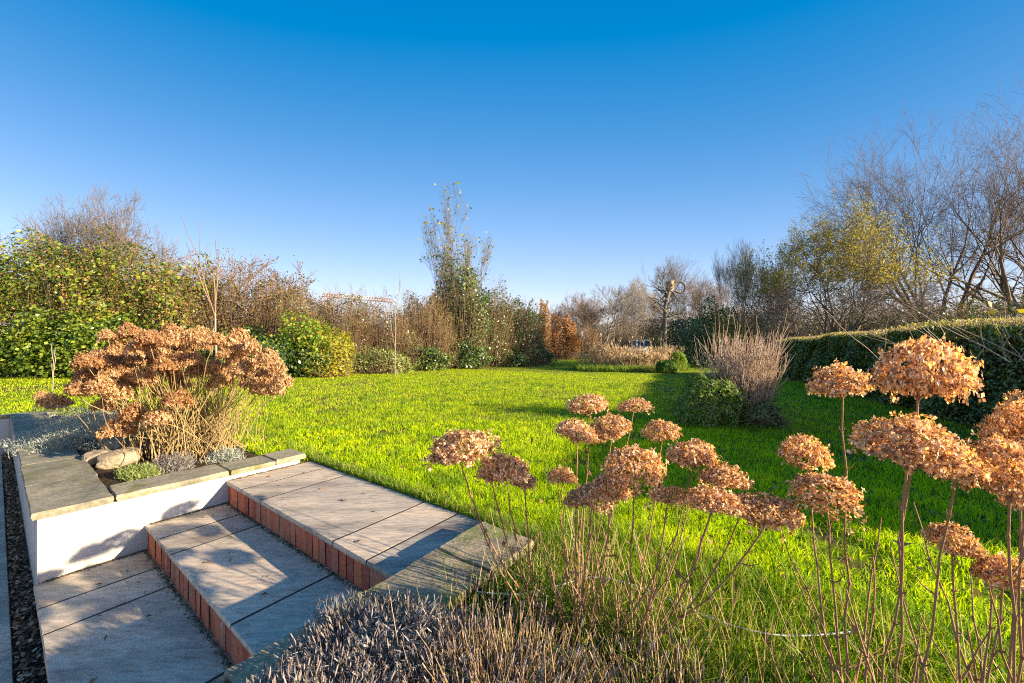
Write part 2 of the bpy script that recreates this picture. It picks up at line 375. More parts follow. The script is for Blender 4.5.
def gz(x, y):
    r = np.hypot(x, y); return np.where(r < 6, 0, .05*np.sin(x*.31+1)*np.sin(y*.23)*np.minimum(1, (r-6)/10))

# lower terrace: a bed of dirt, paving slabs beside it
bm = bmesh.new(); box_sp(bm, -6, HS+.3, -8.6, 6, -.52, -.455, 0); tag(bm_obj('ground', bm, M['soil']), kind='structure')
bm = bmesh.new()
p = -8.4; k = 0
while p < 5.8:
    L = [.58, .86, .58, .58, .86][k % 5]; k += 1
    for r_ in range(8):
        s1 = .045 - r_*.60; rough_stone(bm, s1-.592, s1, p, min(p+L-.01, 5.9), -.47, -.44, k*3+r_, .15, .002)
    p += L
tag(bm_obj('path', bm, M['paver']), kind='structure')
# chips in the narrow strip
b = MB(); n = 3600
s = rng.uniform(.05, .128, n); p = rng.uniform(-8.4, -.2, n); xyz = np.array([W(a, c, -.443 + rng.uniform(0, .03)) for a, c in zip(s, p)])
N = rng.normal(size=(n, 3))*.6 + (0, 0, 1); b.cards(xyz, N, rng.uniform(.012, .035, n), rng.uniform(.008, .02, n), bend=.1)
tag(b.build('bark_chips', M['chip']), 'dark brown bark chips filling the narrow strip beside the planter', None, None, 'stuff')

# ------------------------------------------------------------------ the steps
ZM, ZL = -.16, -.317
steps = empty('garden_steps', W(HS, -2.26, ZL), 'two brick riser steps with sandstone slab treads rising to the lawn', 'steps')
def child(o, parent):
    o.parent = parent; o.matrix_parent_inverse = parent.matrix_world.inverted(); return o
def keep(o, root):              # keep world placement under an Empty that is not at the origin
    o.parent = root; o.location = -Vector(root.location); return o
G = .004
def slab(s0, s1, p0, p1, z, seed):
    bm = bmesh.new(); rough_stone(bm, s0, s1, p0+G, p1-G, z-.028, z, seed, .07, .0018)
    keep(bm_obj('paving_slab', bm, M['paver']), steps)
UJ = [HP+.002, -3.0, -2.69, -1.817, -1.526, P_R-.004]
for i in range(5): slab(.983, S_END, UJ[i], UJ[i+1], 0, i)
MJ = [HP+.002, -2.98, -2.70, -1.81, P_R-.004]
for i in range(4): slab(.555, 1.012, MJ[i], MJ[i+1], ZM, i+10)
LJ = [HP+.002, -2.96, -2.674, -1.78, P_R-.004]
for i in range(4): slab(.118, .583, LJ[i], LJ[i+1], ZL, i+20)
def pointing(s0, s1, js, z):
    for j in js[1:-1]:
        bm = bmesh.new(); box_sp(bm, s0+.006, s1-.006, j-.0085, j+.0085, z-.026, z-.0006, 0); keep(bm_obj('pointing', bm, M['joint']), steps)
pointing(.983, S_END, UJ, 0); pointing(.555, 1.0, MJ, ZM); pointing(.118, .575, LJ, ZL)
def riser(s0, z0, z1):
    bm = bmesh.new(); p = HP+.004; i = 0
    while p < P_R-.03:
        w_ = .052 + random.uniform(-.003, .003)
        d = random.uniform(-.003, .004)
        box_sp(bm, s0+d, s0+.1, p, min(p+w_, P_R-.008), z0+.004, z1-.006+random.uniform(-.003, .002), .005, .0015)
        p += w_+.014; i += 1
    o = keep(bm_obj('brick_riser', bm, M['brick']), steps)
    bm = bmesh.new(); box_sp(bm, s0+.013, s0+.104, HP+.003, P_R-.005, z0, z1-.001, 0)
    q = bm_obj('mortar', bm, M['mortar']); q.parent = o
    return o
riser(.995, ZM, -.028); riser(.567, ZL, ZM-.028)
bm = bmesh.new(); box_sp(bm, .14, .56, HP+.006, P_R-.008, -.46, ZL-.031, 0)
box_sp(bm, .60, .99, HP+.006, P_R-.008, -.46, ZM-.031, 0); box_sp(bm, 1.10, S_END-.01, HP+.006, P_R-.008, -.46, -.031, 0)
keep(bm_obj('footing', bm, M['joint']), steps)

b = MB()
for s0_, z_ in ((.99, ZM), (.562, ZL)):
    n_ = 900; p_ = rng.uniform(HP+.01, P_R-.02, n_); d_ = np.abs(rng.normal(0, .012, n_)); P_ = np.array([W(s0_-.002-dd, pp, z_+.003) for dd, pp in zip(d_, p_)])
    b.cards(P_, rng.normal(size=(n_, 3))*.5+(0, 0, 1), rng.uniform(.005, .014, n_), rng.uniform(.004, .009, n_), bend=.1)
for z_, s0_, s1_ in ((0, 1.0, 1.55), (ZM, .58, .98), (ZL, .15, .55)):
    n_ = 420; q_ = rng.uniform(s0_, s1_, n_); d_ = np.abs(rng.normal(0, .012, n_)); P_ = np.array([W(qq, HP+.006+dd, z_+.003) for dd, qq in zip(d_, q_)])
    b.cards(P_, rng.normal(size=(n_, 3))*.5+(0, 0, 1), rng.uniform(.005, .014, n_), rng.uniform(.004, .009, n_), bend=.1)
tag(b.build('leaf_litter', M['moss']), 'dark crumbs of moss and leaf litter along the foot of risers and wall', None, None, 'stuff')

# ------------------------------------------------------------------ planters
ZC = .075
def wall_mesh(name, boxes, m, root):
    bm = bmesh.new()
    for q in boxes: box_sp(bm, *q, .006, 0)
    return keep(bm_obj(name, bm, m), root)
def copings(stones, m, root, z=ZC, th=.038, amp=.005):
    for i, (s0, s1, p0, p1) in enumerate(stones):
        bm = bmesh.new(); dz = random.uniform(-.004, .004)
        rough_stone(bm, s0+.003, s1-.003, p0+.003, p1-.003, z-th+dz*.3, z+dz, i*5+random.random(), .045, amp)
        keep(bm_obj('coping_stone', bm, m), root)
lp = empty('planter_wall', W(HS, HP, -.44), 'white rendered planter wall with mossy stone coping on the left of the steps', 'wall')
wall_mesh('rendered_wall', [(HS+.001, 1.50, HP-.2, HP, -.46, ZC-.041), (HS, HS+.2, -8.44, HP-.201, -.46, ZC-.042)], M['render'], lp)
copings([(.105, .42, -3.97, -3.262), (.105, .43, -4.72, -3.97), (.11, .42, -5.5, -4.72), (.10, .43, -6.2, -5.5), (.105, .42, -7.0, -6.2), (.11, .43, -7.7, -7.0), (.105, .42, -8.44, -7.7),
         (.424, 1.0, -3.56, -3.262), (1.004, 1.31, -3.55, -3.262), (1.312, 1.55, -3.56, -3.27)], M['coping'], lp)
rp = empty('planter_wall', W(HS, P_R, -.44), 'rendered planter wall under green mossy coping between the steps and the lavender', 'wall')
wall_mesh('rendered_wall', [(HS+.001, 1.43, P_R+.012, P_R+.2, -.46, ZC-.041), (HS, HS+.2, P_R+.202, 5.9, -.46, ZC-.042)], M['render'], rp)
copings([(.105, .36, P_R-.012, -.75), (.364, .78, P_R-.014, -.95), (.784, 1.15, P_R-.01, -.93), (1.154, 1.47, P_R-.016, -.92),
         (.105, .33, -.746, 0), (.105, .33, .004, .8), (.105, .33, .804, 1.7), (.105, .33, 1.704, 2.6), (.105, .33, 2.604, 3.6), (.105, .33, 3.604, 4.7), (.105, .33, 4.704, 5.9)], M['coping_green'], rp, amp=.008)
bw = empty('garden_wall', W(HS, -8.6, -.44), 'white rendered low wall at far left closing the lower path', 'wall')
wall_mesh('rendered_wall', [(-6, HS-.03, -8.66, -8.462, -.46, ZC-.041), (HS-.03, .5, -8.66, -8.462, -.46, ZC-.041)], M['render'], bw)
copings([(-.9+.0, -.2, -8.70, -8.45), (-.2, .52, -8.70, -8.45), (-1.7, -.9, -8.70, -8.45), (-2.6, -1.7, -8.70, -8.45), (-4, -2.6, -8.7, -8.45), (-6, -4, -8.7, -8.45)], M['coping'], bw)

def bed(name, s0, s1, p0, p1, z, seed):
    ns, npp = int((s1-s0)/.08), int((p1-p0)/.08); V = []; Q = []
    for i in range(ns+1):
        for j in range(npp+1):
            s = s0+(s1-s0)*i/ns; p = p0+(p1-p0)*j/npp
            zz = z + .02*noise.noise(Vector((s*3, p*3, seed))) + .012*noise.noise(Vector((s*11, p*11, seed)))
            e = min(i, ns-i, j, npp-j)
            if e == 0: zz = -.02
            V.append(W(s, p, zz))
    for i in range(ns):
        for j in range(npp):
            a = i*(npp+1)+j; Q.append((a, a+1, a+npp+2, a+npp+1))
    b = MB(); b.add(V, Q); o = b.build(name, M['soil'], smooth=True); o.data.flip_normals() if o.data.polygons[0].normal.z < 0 else None
    tag(o, kind='structure')
bed('soil', .38, 1.42, -8.3, -3.5, .035, 1)
bed('soil', .30, 1.25, -1.0, 3.6, .03, 5)

# rocks on the corner of the left bed
def rock(loc, size, rz, label, seed):
    bm = bmesh.new(); bmesh.ops.create_icosphere(bm, subdivisions=4, radius=1)
    for v in bm.verts:
        d = v.co.copy()
        q = Vector([max(-1, min(1, c*1.35)) for c in d])           # faceted block
        d = d.lerp(q, .55) * (1 + .18*noise.noise(d*1.4+Vector((seed, 0, 0))) + .06*noise.noise(d*5+Vector((seed, 3, 0))))
        v.co = Vector((d.x*size[0], d.y*size[1], d.z*size[2]))
    o = bm_obj('rock', bm, M['rock']); o.location = loc; o.rotation_euler = (R(8), R(-6), rz); tag(o, label, 'rock')
q = at(118, 460, 3.0); rock((q[0]+.01, q[1], .085), (.125, .105, .06), R(35), 'flat pale brown rock beside the joint of the planter coping', 1)
q = at(100, 460, 3.05); rock((q[0]-.02, q[1], .075), (.085, .09, .05), R(60), 'small brown rock touching the larger flat rock', 5)
q = at(103, 446, 3.3); rock((q[0]-.05, q[1]+.15, .08), (.08, .07, .05), R(10), 'small rock half hidden under the silver shrub', 9)

# ------------------------------------------------------------------ grass
def in_lawn(x, y):
    s = x*A2[0]+y*A2[1]; p = -(x*A1[0]+y*A1[1])
    ok = ~((s < HS+.35) & (p > -8.75)) & ~((s < S_END+.012) & (p > HP-.0) & (p < P_R+.0))
    ok &= ~((s < 1.40) & (p > -8.3) & (p <= HP)) & ~((s < 1.56) & (p > -3.58) & (p <= HP)) & ~((s < 1.5) & (p < -.9) & (p >= P_R-.02)) & ~((s < 1.1) & (p < 2.4) & (p > -.93))
    return ok
def blades(name, x, y, h, wd, m, lean=.35, label=None, seg=True, z0=None):
    n = len(x); b = MB(); z = gz(x, y) if z0 is None else z0
    a = rng.uniform(0, 2*math.pi, n); u = np.stack([np.cos(a), np.sin(a), np.zeros(n)], 1)
    la = rng.uniform(0, 2*math.pi, n); lk = np.abs(rng.normal(0, lean, n)); l = np.stack([np.cos(la)*lk, np.sin(la)*lk, np.ones(n)], 1)
    P = np.stack([x, y, z-.005], 1); H = h[:, None]; Wd = wd[:, None]
    if seg:
        m1 = P + l*H*.55*(1, 1, 1); tip = P + l*H*(1.7, 1.7, .95)
        v = np.stack([P-u*Wd*.5, P+u*Wd*.5, m1+u*Wd*.42, m1-u*Wd*.42, tip], 1)
        i = np.arange(n)[:, None]*5; b.add(v, i+np.array([[0, 1, 2, 3]]), i+np.array([[3, 2, 4]]))
    else:
        v = np.stack([P-u*Wd*.5, P+u*Wd*.5, P+l*H], 1); b.add(v, None, np.arange(3*n).reshape(n, 3))
    o = b.build(name, m); return o
def polar(n, r0, r1, a0=-66, a1=66):
    r = np.exp(rng.uniform(math.log(r0), math.log(r1), n)); a = np.radians(rng.uniform(a0, a1, n))
    return r*np.sin(a), r*np.cos(a), r
def nz(x, y, k):               # cheap smooth noise
    return (np.sin(x*k+1.3)*np.sin(y*k*1.13+.7) + .6*np.sin(x*k*2.3+y*k*1.7) + .4*np.sin(x*k*4.1-y*k*3.7+2))/2
x, y, r = polar(420000, .95, 34)
g = nz(x, y, 2.1)
ok = in_lawn(x, y) & (rng.random(len(x)) < np.clip(.45+r*.22, 0, 1)) & (rng.uniform(0, 1, len(x)) > np.clip((g-.42)*2.6, 0, .93)*np.clip(1.6-r/7, 0, 1))
x, y, r, g = x[ok], y[ok], r[ok], g[ok]
h = (.026 + .017*rng.random(len(x)) + .02*np.clip(nz(x, y, 5.3), 0, 1))*np.clip(1.25-.02*r, .7, 1.2)
near = r < 5
o = blades('grass', x[near], y[near], h[near], .0022+.0009*r[near], M['grass'], .45)
tag(o, 'short bright green lawn grass close to the steps', None, None, 'stuff')
o = blades('grass', x[~near], y[~near], h[~near]*1.05, .00085*r[~near], M['grass'], .35, seg=False)
tag(o, 'bright green lawn grass stretching to the far hedges', None, None, 'stuff')
# longer rough grass: along the top of the steps, the coping and the foot of the hydrangeas
def strip(n, s0, s1, p0, p1):
    s = rng.uniform(s0, s1, n); p = rng.uniform(p0, p1, n); v = np.array([W(a, c)[:2] for a, c in zip(s, p)]); return v[:, 0], v[:, 1]
X, Y, H = [], [], []
for n, q, h0, h1 in ((2600, (1.585, 1.67, -3.4, -1.2), .03, .08), (900, (1.48, 1.6, -1.25, -.85), .05, .12), (3800, (1.1, 1.9, -.9, .6), .06, .16),
                     (2600, (.75, 1.3, -.9, .7), .08, .20), (2200, (.9, 2.0, .5, 2.6), .05, .14), (1200, (1.6, 1.8, -8, -3.4), .04, .10), (900, (.45, 1.1, .4, 2.0), .06, .16)):
    a, c = strip(n, *q); X.append(a); Y.append(c); H.append(rng.uniform(h0, h1, n))
X, Y, H = map(np.concatenate, (X, Y, H))
tag(blades('grass', X, Y, H, .003+.002*rng.random(len(X)), M['long_grass'], .35), 'longer rough grass around the hydrangea stems and slab edges', None, None, 'stuff')
# darker tufts standing out of the turf
tx, ty, tr_ = polar(1500, 1.3, 12); ok = in_lawn(tx, ty); tx, ty, tr_ = tx[ok], ty[ok], tr_[ok]; k = 26
bx = np.repeat(tx, k)+rng.normal(0, .022, len(tx)*k)*(1+.12*np.repeat(tr_, k)); by = np.repeat(ty, k)+rng.normal(0, .022, len(tx)*k)*(1+.12*np.repeat(tr_, k))
hh = np.repeat(rng.uniform(.05, .10, len(tx)), k)*rng.uniform(.5, 1.1, len(bx))
tag(blades('grass', bx, by, hh, .0022+.0008*np.repeat(tr_, k), M['tuft'], .4), 'darker green tufts of coarse grass dotted over the lawn', None, None, 'stuff')
# fallen leaves
x, y, r = polar(1900, 1.2, 10); ok = in_lawn(x, y); x, y = x[ok], y[ok]; b = MB()
b.cards(np.stack([x, y, gz(x, y)+rng.uniform(.012, .035, len(x))], 1), rng.normal(size=(len(x), 3))*.5+(0, 0, 1), rng.uniform(.02, .05, len(x)), rng.uniform(.015, .03, len(x)), bend=.15)
for k in range(46):
    st = [(1.0, S_END, 0), (.58, .98, ZM), (.14, .56, ZL)][k % 3]; q_ = W(rng.uniform(st[0], st[1]), HP+.03+rng.random()**1.6*1.9, st[2]+.004); b.cards(np.array([q_]), np.array([[rng.normal(0, .25), rng.normal(0, .25), 1.]]), rng.uniform(.012, .035), rng.uniform(.008, .02), bend=.2)
tag(b.build('fallen_leaves', M['dead_leaf']), 'small brown fallen leaves scattered over the lawn and the steps', None, None, 'stuff')

# ------------------------------------------------------------------ dried hydrangeas
def head_mesh(name, m, n_flo, rx, rz, fl, seed, ragged=.1):
    """one dried flower head about 2*rx across: four-petalled florets packed on a flattened dome"""
    rs = np.random.default_rng(seed)
    u = rs.uniform(-.36, 1, n_flo); a = rs.uniform(0, 2*math.pi, n_flo); q = np.sqrt(1-np.clip(u, -1, 1)**2)
    D = np.stack([q*np.cos(a), q*np.sin(a), u], 1)
    nl = rs.integers(6, 10); lu = rs.uniform(.0, 1, nl); la = np.arange(nl)*2.4+rs.uniform(0, 1, nl); lq = np.sqrt(1-lu**2)
    Lb = np.stack([lq*np.cos(la), lq*np.sin(la), lu], 1); cosd = D@Lb.T; amp = rs.uniform(.7, 1.15, nl)
    lump = .74 + .32*np.max(np.exp(-(1-cosd)/.16)*amp, 1) + ragged*.6*np.sin(D[:, 0]*11+seed*3)*np.sin(D[:, 1]*10+D[:, 2]*8+seed)
    rad = lump*(1 - rs.normal(.05, .10, n_flo))*(1+.14*np.cos(a-seed)+.10*np.cos(2*a+seed*1.3))
    P = D*np.array((rx, rx, rz))*rad[:, None]
    rad_ = np.where(rs.random(n_flo) < .06, rs.uniform(1.02, 1.16, n_flo), 1.); P *= rad_[:, None]
    P[:, :2] *= np.where(u < .0, np.clip(1+u*.8, .3, 1), 1)[:, None]
    P[:, 2] -= rz*.42*(P[:, 0]**2+P[:, 1]**2)/rx**2 * rs.uniform(.4, 1.3, n_flo)      # the rim of the cap hangs
    N = D*np.array((1, 1, rx/rz*.6)) + rs.normal(0, .7, (n_flo, 3)); N /= np.linalg.norm(N, axis=1)[:, None]
    b = MB()
    t = rs.normal(size=(n_flo, 3)); t -= (t*N).sum(1)[:, None]*N; t /= np.linalg.norm(t, axis=1)[:, None]; e = np.cross(N, t)
    for k in range(4):
        c, s_ = math.cos(k*math.pi/2), math.sin(k*math.pi/2); d = c*t+s_*e; g_ = np.cross(N, d)
        L = (fl*rs.uniform(.75, 1.2, n_flo))[:, None]; cu = rs.uniform(-.6, .9, n_flo)[:, None]; wk = rs.uniform(.32, .5, n_flo)[:, None]
        c0 = P + d*L*.08; mL = P + d*L*.62 + g_*L*wk + N*L*cu*.4; mR = P + d*L*.62 - g_*L*wk + N*L*cu*.55; tp = P + d*L*1.05 + N*L*cu
        v = np.stack([c0, mR, tp, mL], 1); i = np.arange(n_flo)[:, None]*4
        b.add(v, None, np.concatenate([i+np.array([[0, 1, 2]]), i+np.array([[0, 2, 3]])]))
    me_o = b.build(name, m)
    me = me_o.data; bpy.data.objects.remove(me_o); return me
def stalk_mesh(m, rx, rz, seed):
    """the branched stalks inside a head"""
    rs = np.random.default_rng(seed); b = MB()
    for k in range(26):
        a = rs.uniform(0, 2*math.pi); f = rs.uniform(.3, .92); e = np.array((math.cos(a)*f*rx, math.sin(a)*f*rx, rz*rs.uniform(-.25, .6)))
        b0 = np.array((0, 0, -rz*rs.uniform(.7, 1.1))); b.tube([b0, b0*.4+e*.5+(0, 0, -rz*.15), e], [.0016, .0012, .0006], 3)
    o = b.build('stalks', m); me = o.data; bpy.data.objects.remove(o); return me
NV = 5
close_heads = [head_mesh('flower_head', M['sepal'], 1350, 1, .50, .068, 51+i, .20) for i in range(3)]
near_heads = [head_mesh('flower_head', M['sepal'], 720, 1, .50, .098, 11+i, .22) for i in range(NV)]
far_heads = [head_mesh('flower_head', M['sepal_far'], 360, 1, .52, .135, 31+i, .2) for i in range(NV)]
stalk_me = None
def mid(a, b_, t): return a*(1-t)+b_*t
def stem_path(base, top, n=9, bow=.03, up=.35, side=None):
    base = np.asarray(base, float); top = np.asarray(top, float); L = np.linalg.norm(top-base)
    c = base*.45+top*.55; c[:2] = base[:2]*.35+top[:2]*.65
    if side is not None: c = c + side
    c[2] = base[2] + (top[2]-base[2])*up
    t = np.linspace(0, 1, n)[:, None]
    P = (1-t)**2*base + 2*(1-t)*t*c + t**2*top
    w_ = rng.normal(0, bow*L*.35, (n, 3)); w_[0] = w_[-1] = 0; w_[:, 2] *= .3
    return P + w_
def add_head(root, meshes, pos, width, flat_, m_stem=None):
    i = random.randrange(len(meshes)); o = bpy.data.objects.new('flower_head', meshes[i]); C.objects.link(o); o.parent = root
    o.location = Vector(pos)-Vector(root.location); k = width/2
    o.scale = (k*.98, k*.98, k*flat_/.5*1.18*random.uniform(.85, 1.25)); o.rotation_euler = (random.uniform(-.22, .22), random.uniform(-.22, .22), random.uniform(0, 6.28))
    return o
def add_stem(root, path, r0, r1, m, k=6, nodes=True):
    b = MB(); n = len(path); rad = np.linspace(r0, r1, n)
    b.tube(path, rad, k)
    if nodes:
        for j in range(2, n-1, 2):
            p = path[j]; d = path[j+1]-path[j-1]; d /= np.linalg.norm(d); b.tube([p-d*.006, p-d*.0015, p+d*.0015, p+d*.006], [rad[j]*.9, rad[j]*1.5, rad[j]*1.5, rad[j]*.9], k)
            sd = np.cross(d, rng.normal(size=3)); sd /= np.linalg.norm(sd)
            for q in (-1, 1): b.tube([p, p+sd*q*.006+d*.004, p+sd*q*.007+d*.012], [.0016, .0014, .0004], 4)
    if nodes and len(path) > 7:                            # side buds, broken twigs, a withered leaf here and there
        for j in range(3, n-2):
            if random.random() < .30:
                p = path[j]; d = path[j+1]-path[j-1]; d /= np.linalg.norm(d); sd = np.cross(d, rng.normal(size=3)); sd /= np.linalg.norm(sd); L = rng.uniform(.015, .06)
                e = p+sd*L*.7+d*L*.8; b.tube([p, (p+e)/2+sd*L*.12, e], [.0017, .0014, .0007], 4)
                if random.random() < .35: b.cards(np.array([e-(0, 0, .012)]), rng.normal(size=(1, 3)), .03, .014, roll=np.array([[0, 0, 1.]])+rng.normal(0, .3, (1, 3)), bend=.25)
    o = b.build('stem', m, root, True, origin=root.location); return o
def hydrangea(base, heads, label, group='dried hydrangeas in the right bed', extra=10):
    """heads: (px, py, width px, distance, flatness, branch)"""
    base = np.asarray(base, float)
    root = empty('hydrangea_plant', tuple(base), label, 'hydrangea', group)
    for (px, py, wpx, Yd, fl, off) in heads:
        k_ = math.sqrt(1+((px-512)/F)**2); top = at(px, py, Yd); wd = wpx/F*Yd/k_; fl = fl*k_*.92
        add_head(root, close_heads if Yd < .78 else near_heads, top, wd, fl)
        fork = base + np.array((off[0], off[1], off[2] if len(off) > 2 else .0))
        pth = stem_path(fork, top-(0, 0, wd*fl*.35), 10, .010, .45)
        if len(off) > 2:
            pth = np.concatenate([stem_path(base+rng.normal(0, .02, 3)*(1, 1, 0), fork, 6, .02)[:-1], pth])
        add_stem(root, pth, .0029*max(.75, min(1, Yd)), .0019, M['stem'])
        bb = MB(); e0 = top-(0, 0, wd*fl*.42)            # stalks opening under the head
        for k in range(12):
            a = rng.uniform(0, 6.28); e = top + np.array((math.cos(a), math.sin(a), 0))*wd*.33*rng.uniform(.4, 1) - (0, 0, wd*.02)
            bb.tube([e0-(0, 0, .012*rng.random()), (e0+e)/2-(0, 0, wd*.03), e], [.0016, .0012, .0008], 4)
        bb.build('flower_stalks', M['stem'], root, origin=root.location)
    for k in range(extra):                                # old broken canes
        a = rng.uniform(0, 6.28); l = rng.uniform(.15, .5); f = base+rng.normal(0, .05, 3)*(1, 1, 0)
        tip = f + np.array((math.cos(a)*l*.5, math.sin(a)*l*.5, l)); add_stem(root, stem_path(f, tip, 7, .02, .6), .0030, .0014, M['stem'], 5)
    return root
z0 = .02
hydrangea((.20, 1.20, z0), [
    (459, 449, 68, .98, .40, (-.16, -.02, .16)), (506, 468, 50, 1.05, .48, (-.14, .0, .14)), (491, 474, 30, 1.08, .5, (-.14, .0, .14)), (525, 481, 28, 1.10, .6, (-.13, 0, .14)),
    (562, 476, 29, 1.35, .40, (0, .05)), (590, 405, 44, 1.60, .40, (.02, .06)), (634, 405, 37, 1.62, .36, (.03, .07)),
    (577, 432, 46, 1.35, .42, (.03, .04)), (612, 429, 50, 1.42, .40, (.02, .03)), (592, 496, 40, 1.05, .55, (.0, .0)), (612, 486, 42, 1.02, .55, (.03, -.02)), (576, 500, 26, 1.08, .6, (0, 0))],
    'dried hydrangea with pinkish brown heads leaning over the right end of the steps', extra=12)
hydrangea((.36, 1.16, z0), [
    (636, 463, 66, 1.02, .42, (.0, .02)), (663, 430, 36, 1.45, .42, (.02, .04)), (694, 456, 54, 1.12, .48, (.03, .03)), (668, 495, 36, 1.08, .42, (.03, 0)),
    (722, 478, 56, 1.06, .40, (.05, 0)), (712, 500, 62, .96, .42, (.10, -.05, .12)), (768, 512, 66, .96, .40, (.12, -.05, .12)), (742, 505, 50, .97, .4, (.12, -.05, .12))],
    'dried hydrangea in the centre whose heads spread over the shaded lawn', extra=12)
hydrangea((.83, .86, z0), [
    (843, 384, 74, 1.00, .42, (-.02, .03)), (918, 374, 118, .72, .52, (.0, 0)), (806, 454, 60, 1.16, .42, (-.03, .04)), (826, 489, 80, .94, .36, (-.04, 0)),
    (908, 446, 142, .66, .36, (.0, -.04)), (958, 462, 74, .68, .45, (.02, -.03))],
    'dried hydrangea with the tall golden domed head in front of the clipped hedge', extra=14)
hydrangea((1.06, .80, z0), [
    (952, 541, 68, .86, .42, (-.08, .0, .1)), (1003, 572, 78, .80, .42, (-.06, 0, .1)), (1010, 472, 136, .66, .48, (.0, -.03)), (1026, 428, 100, .70, .5, (.02, 0)), (1026, 402, 44, .85, .5, (.02, .02)), (1030, 500, 70, .72, .4, (.02, 0))],
    'dried hydrangea at the right edge with low drooping brown heads', extra=14)

# dry thin stems and straw round their feet
b = MB()
for k in range(1700):
    s, p = rng.uniform(.6, 1.45), rng.uniform(-.9, 2.6); bx, by, _ = W(s, p)
    if by < .62: continue
    l = rng.uniform(.06, .30); d = rng.normal(0, .3, 2)
    P0 = np.array((bx, by, .0)); P2 = P0+np.array((d[0]*l, d[1]*l, l)); b.tube([P0, (P0+P2)/2+rng.normal(0, .008, 3), P2], [.0016, .0012, .0006], 3)
tag(b.build('dry_undergrowth', M['straw']), 'dry straw coloured stalks under the hydrangeas', None, None, 'stuff')
# pale cord lying in the grass
pts = [at(478, 592, 1.36), at(520, 594, 1.38), at(560, 585, 1.42), at(595, 577, 1.48), at(640, 588, 1.42), at(690, 612, 1.30), at(735, 632, 1.22), at(790, 645, 1.18), at(860, 640, 1.2)]
def smooth_path(P, n=8):
    P = np.asarray(P); out = []
    for i in range(len(P)-1):
        p0 = P[max(i-1, 0)]; p1 = P[i]; p2 = P[i+1]; p3 = P[min(i+2, len(P)-1)]
        for t in np.linspace(0, 1, n, endpoint=False):
            out.append(.5*((2*p1)+(-p0+p2)*t+(2*p0-5*p1+4*p2-p3)*t*t+(-p0+3*p1-3*p2+p3)*t**3))
    out.append(P[-1]); return np.array(out)
P = smooth_path(pts); P[:, 2] = np.clip(P[:, 2], .05, .12)
b = MB(); b.tube(P, .0028, 6); tag(b.build('twine', M['cord'], smooth=True), 'thin pale cord looping through the grass behind the hydrangea stems', 'cord')

# ------------------------------------------------------------------ lavender and small plants
def lumps(D, k, seed):
    return (np.sin(D[:, 0]*k+seed)*np.sin(D[:, 1]*k*1.2+seed*1.7)+np.sin(D[:, 2]*k*1.4+D[:, 0]*k*.8+seed*.6)+.6*np.sin(D[:, 0]*k*2.7-D[:, 2]*k*2.2+seed))/2.6
def lavender(c, rx, ry, h, n_st, n_leaf, label, stalk_len=(.14, .24), mats=('lav_stalk', 'lav_spike', 'lav_leaf'), group=None, name='lavender_bush'):
    root = empty(name, c, label, 'lavender' if 'lav' in name else 'shrub', group); b = MB(); sp = MB(); lf = MB()
    cx, cy, cz = c
    a = rng.uniform(0, 2*math.pi, n_st); q = np.sqrt(rng.uniform(0, 1, n_st))
    for i in range(n_st):
        d = np.array((math.cos(a[i])*q[i], math.sin(a[i])*q[i])); hb = h*math.sqrt(max(.05, 1-q[i]**2))*.75
        p0 = np.array((d[0]*rx*.8, d[1]*ry*.8, hb*.8)); L = rng.uniform(*stalk_len)
        dr = np.array((d[0]*.6+rng.normal(0, .2), d[1]*.6+rng.normal(0, .2), 1)); dr /= np.linalg.norm(dr); p1 = p0+dr*L*(.7+.3*random.random())
        b.tube([p0, (p0+p1)/2+rng.normal(0, .004, 3), p1], [.0011, .0010, .0008], 3)
        if random.random() < .45:
            ls = rng.uniform(.012, .028)
            sp.tube([p1-dr*.003, p1+dr*ls*.3, p1+dr*ls*.7, p1+dr*ls], [.0012, .0021, .0019, .0008], 4)
            k = 7; P = p1+dr*rng.uniform(0, ls, k)[:, None]; N = rng.normal(size=(k, 3)); sp.cards(P, N, .006, .004)
    u = rng.uniform(.0, 1, n_leaf); a = rng.uniform(0, 2*math.pi, n_leaf); q = np.sqrt(1-u**2); rr = rng.uniform(.5, 1.08, n_leaf)*(1+.30*lumps(np.stack([q*np.cos(a), q*np.sin(a), u], 1), 4.2, cx*7+cy*3))
    P = np.stack([q*np.cos(a)*rx, q*np.sin(a)*ry, u*h], 1)*rr[:, None]
    rl = np.stack([q*np.cos(a)*.6, q*np.sin(a)*.6, np.full(n_leaf, .9)], 1)+rng.normal(0, .35, (n_leaf, 3))
    lf.cards(P, rng.normal(size=(n_leaf, 3)), rng.uniform(.02, .045, n_leaf), rng.uniform(.003, .006, n_leaf), roll=rl)
    if n_st: b.build('stalks', M[mats[0]], root)
    if n_st > 100: sp.build('flower_spikes', M[mats[1]], root)
    lf.build('foliage', M[mats[2]], root); return root
G_ = 'lavender bushes at the right of the steps'
lavender((-.36, 1.08, .03), .33, .24, .12, 620, 17000, 'grey brown lavender bush spilling over the mossy coping at the right of the steps', (.03, .075), group=G_)
lavender((-.46, .84, .03), .28, .2, .14, 420, 9000, 'silvery lavender bush at the bottom edge nearest the brick risers', (.04, .09), group=G_)
lavender((-.02, .97, .02), .27, .22, .10, 620, 3800, 'straw coloured lavender bush with upright bare stalks below the hydrangeas', (.08, .17), ('straw', 'lav_spike', 'lav_leaf'), group=G_)
lavender((.36, .92, .02), .22, .2, .06, 260, 1500, 'sparse dry lavender clump at the bottom of the picture between the hydrangeas', (.07, .15), ('straw', 'lav_spike', 'lav_leaf'), group=G_)
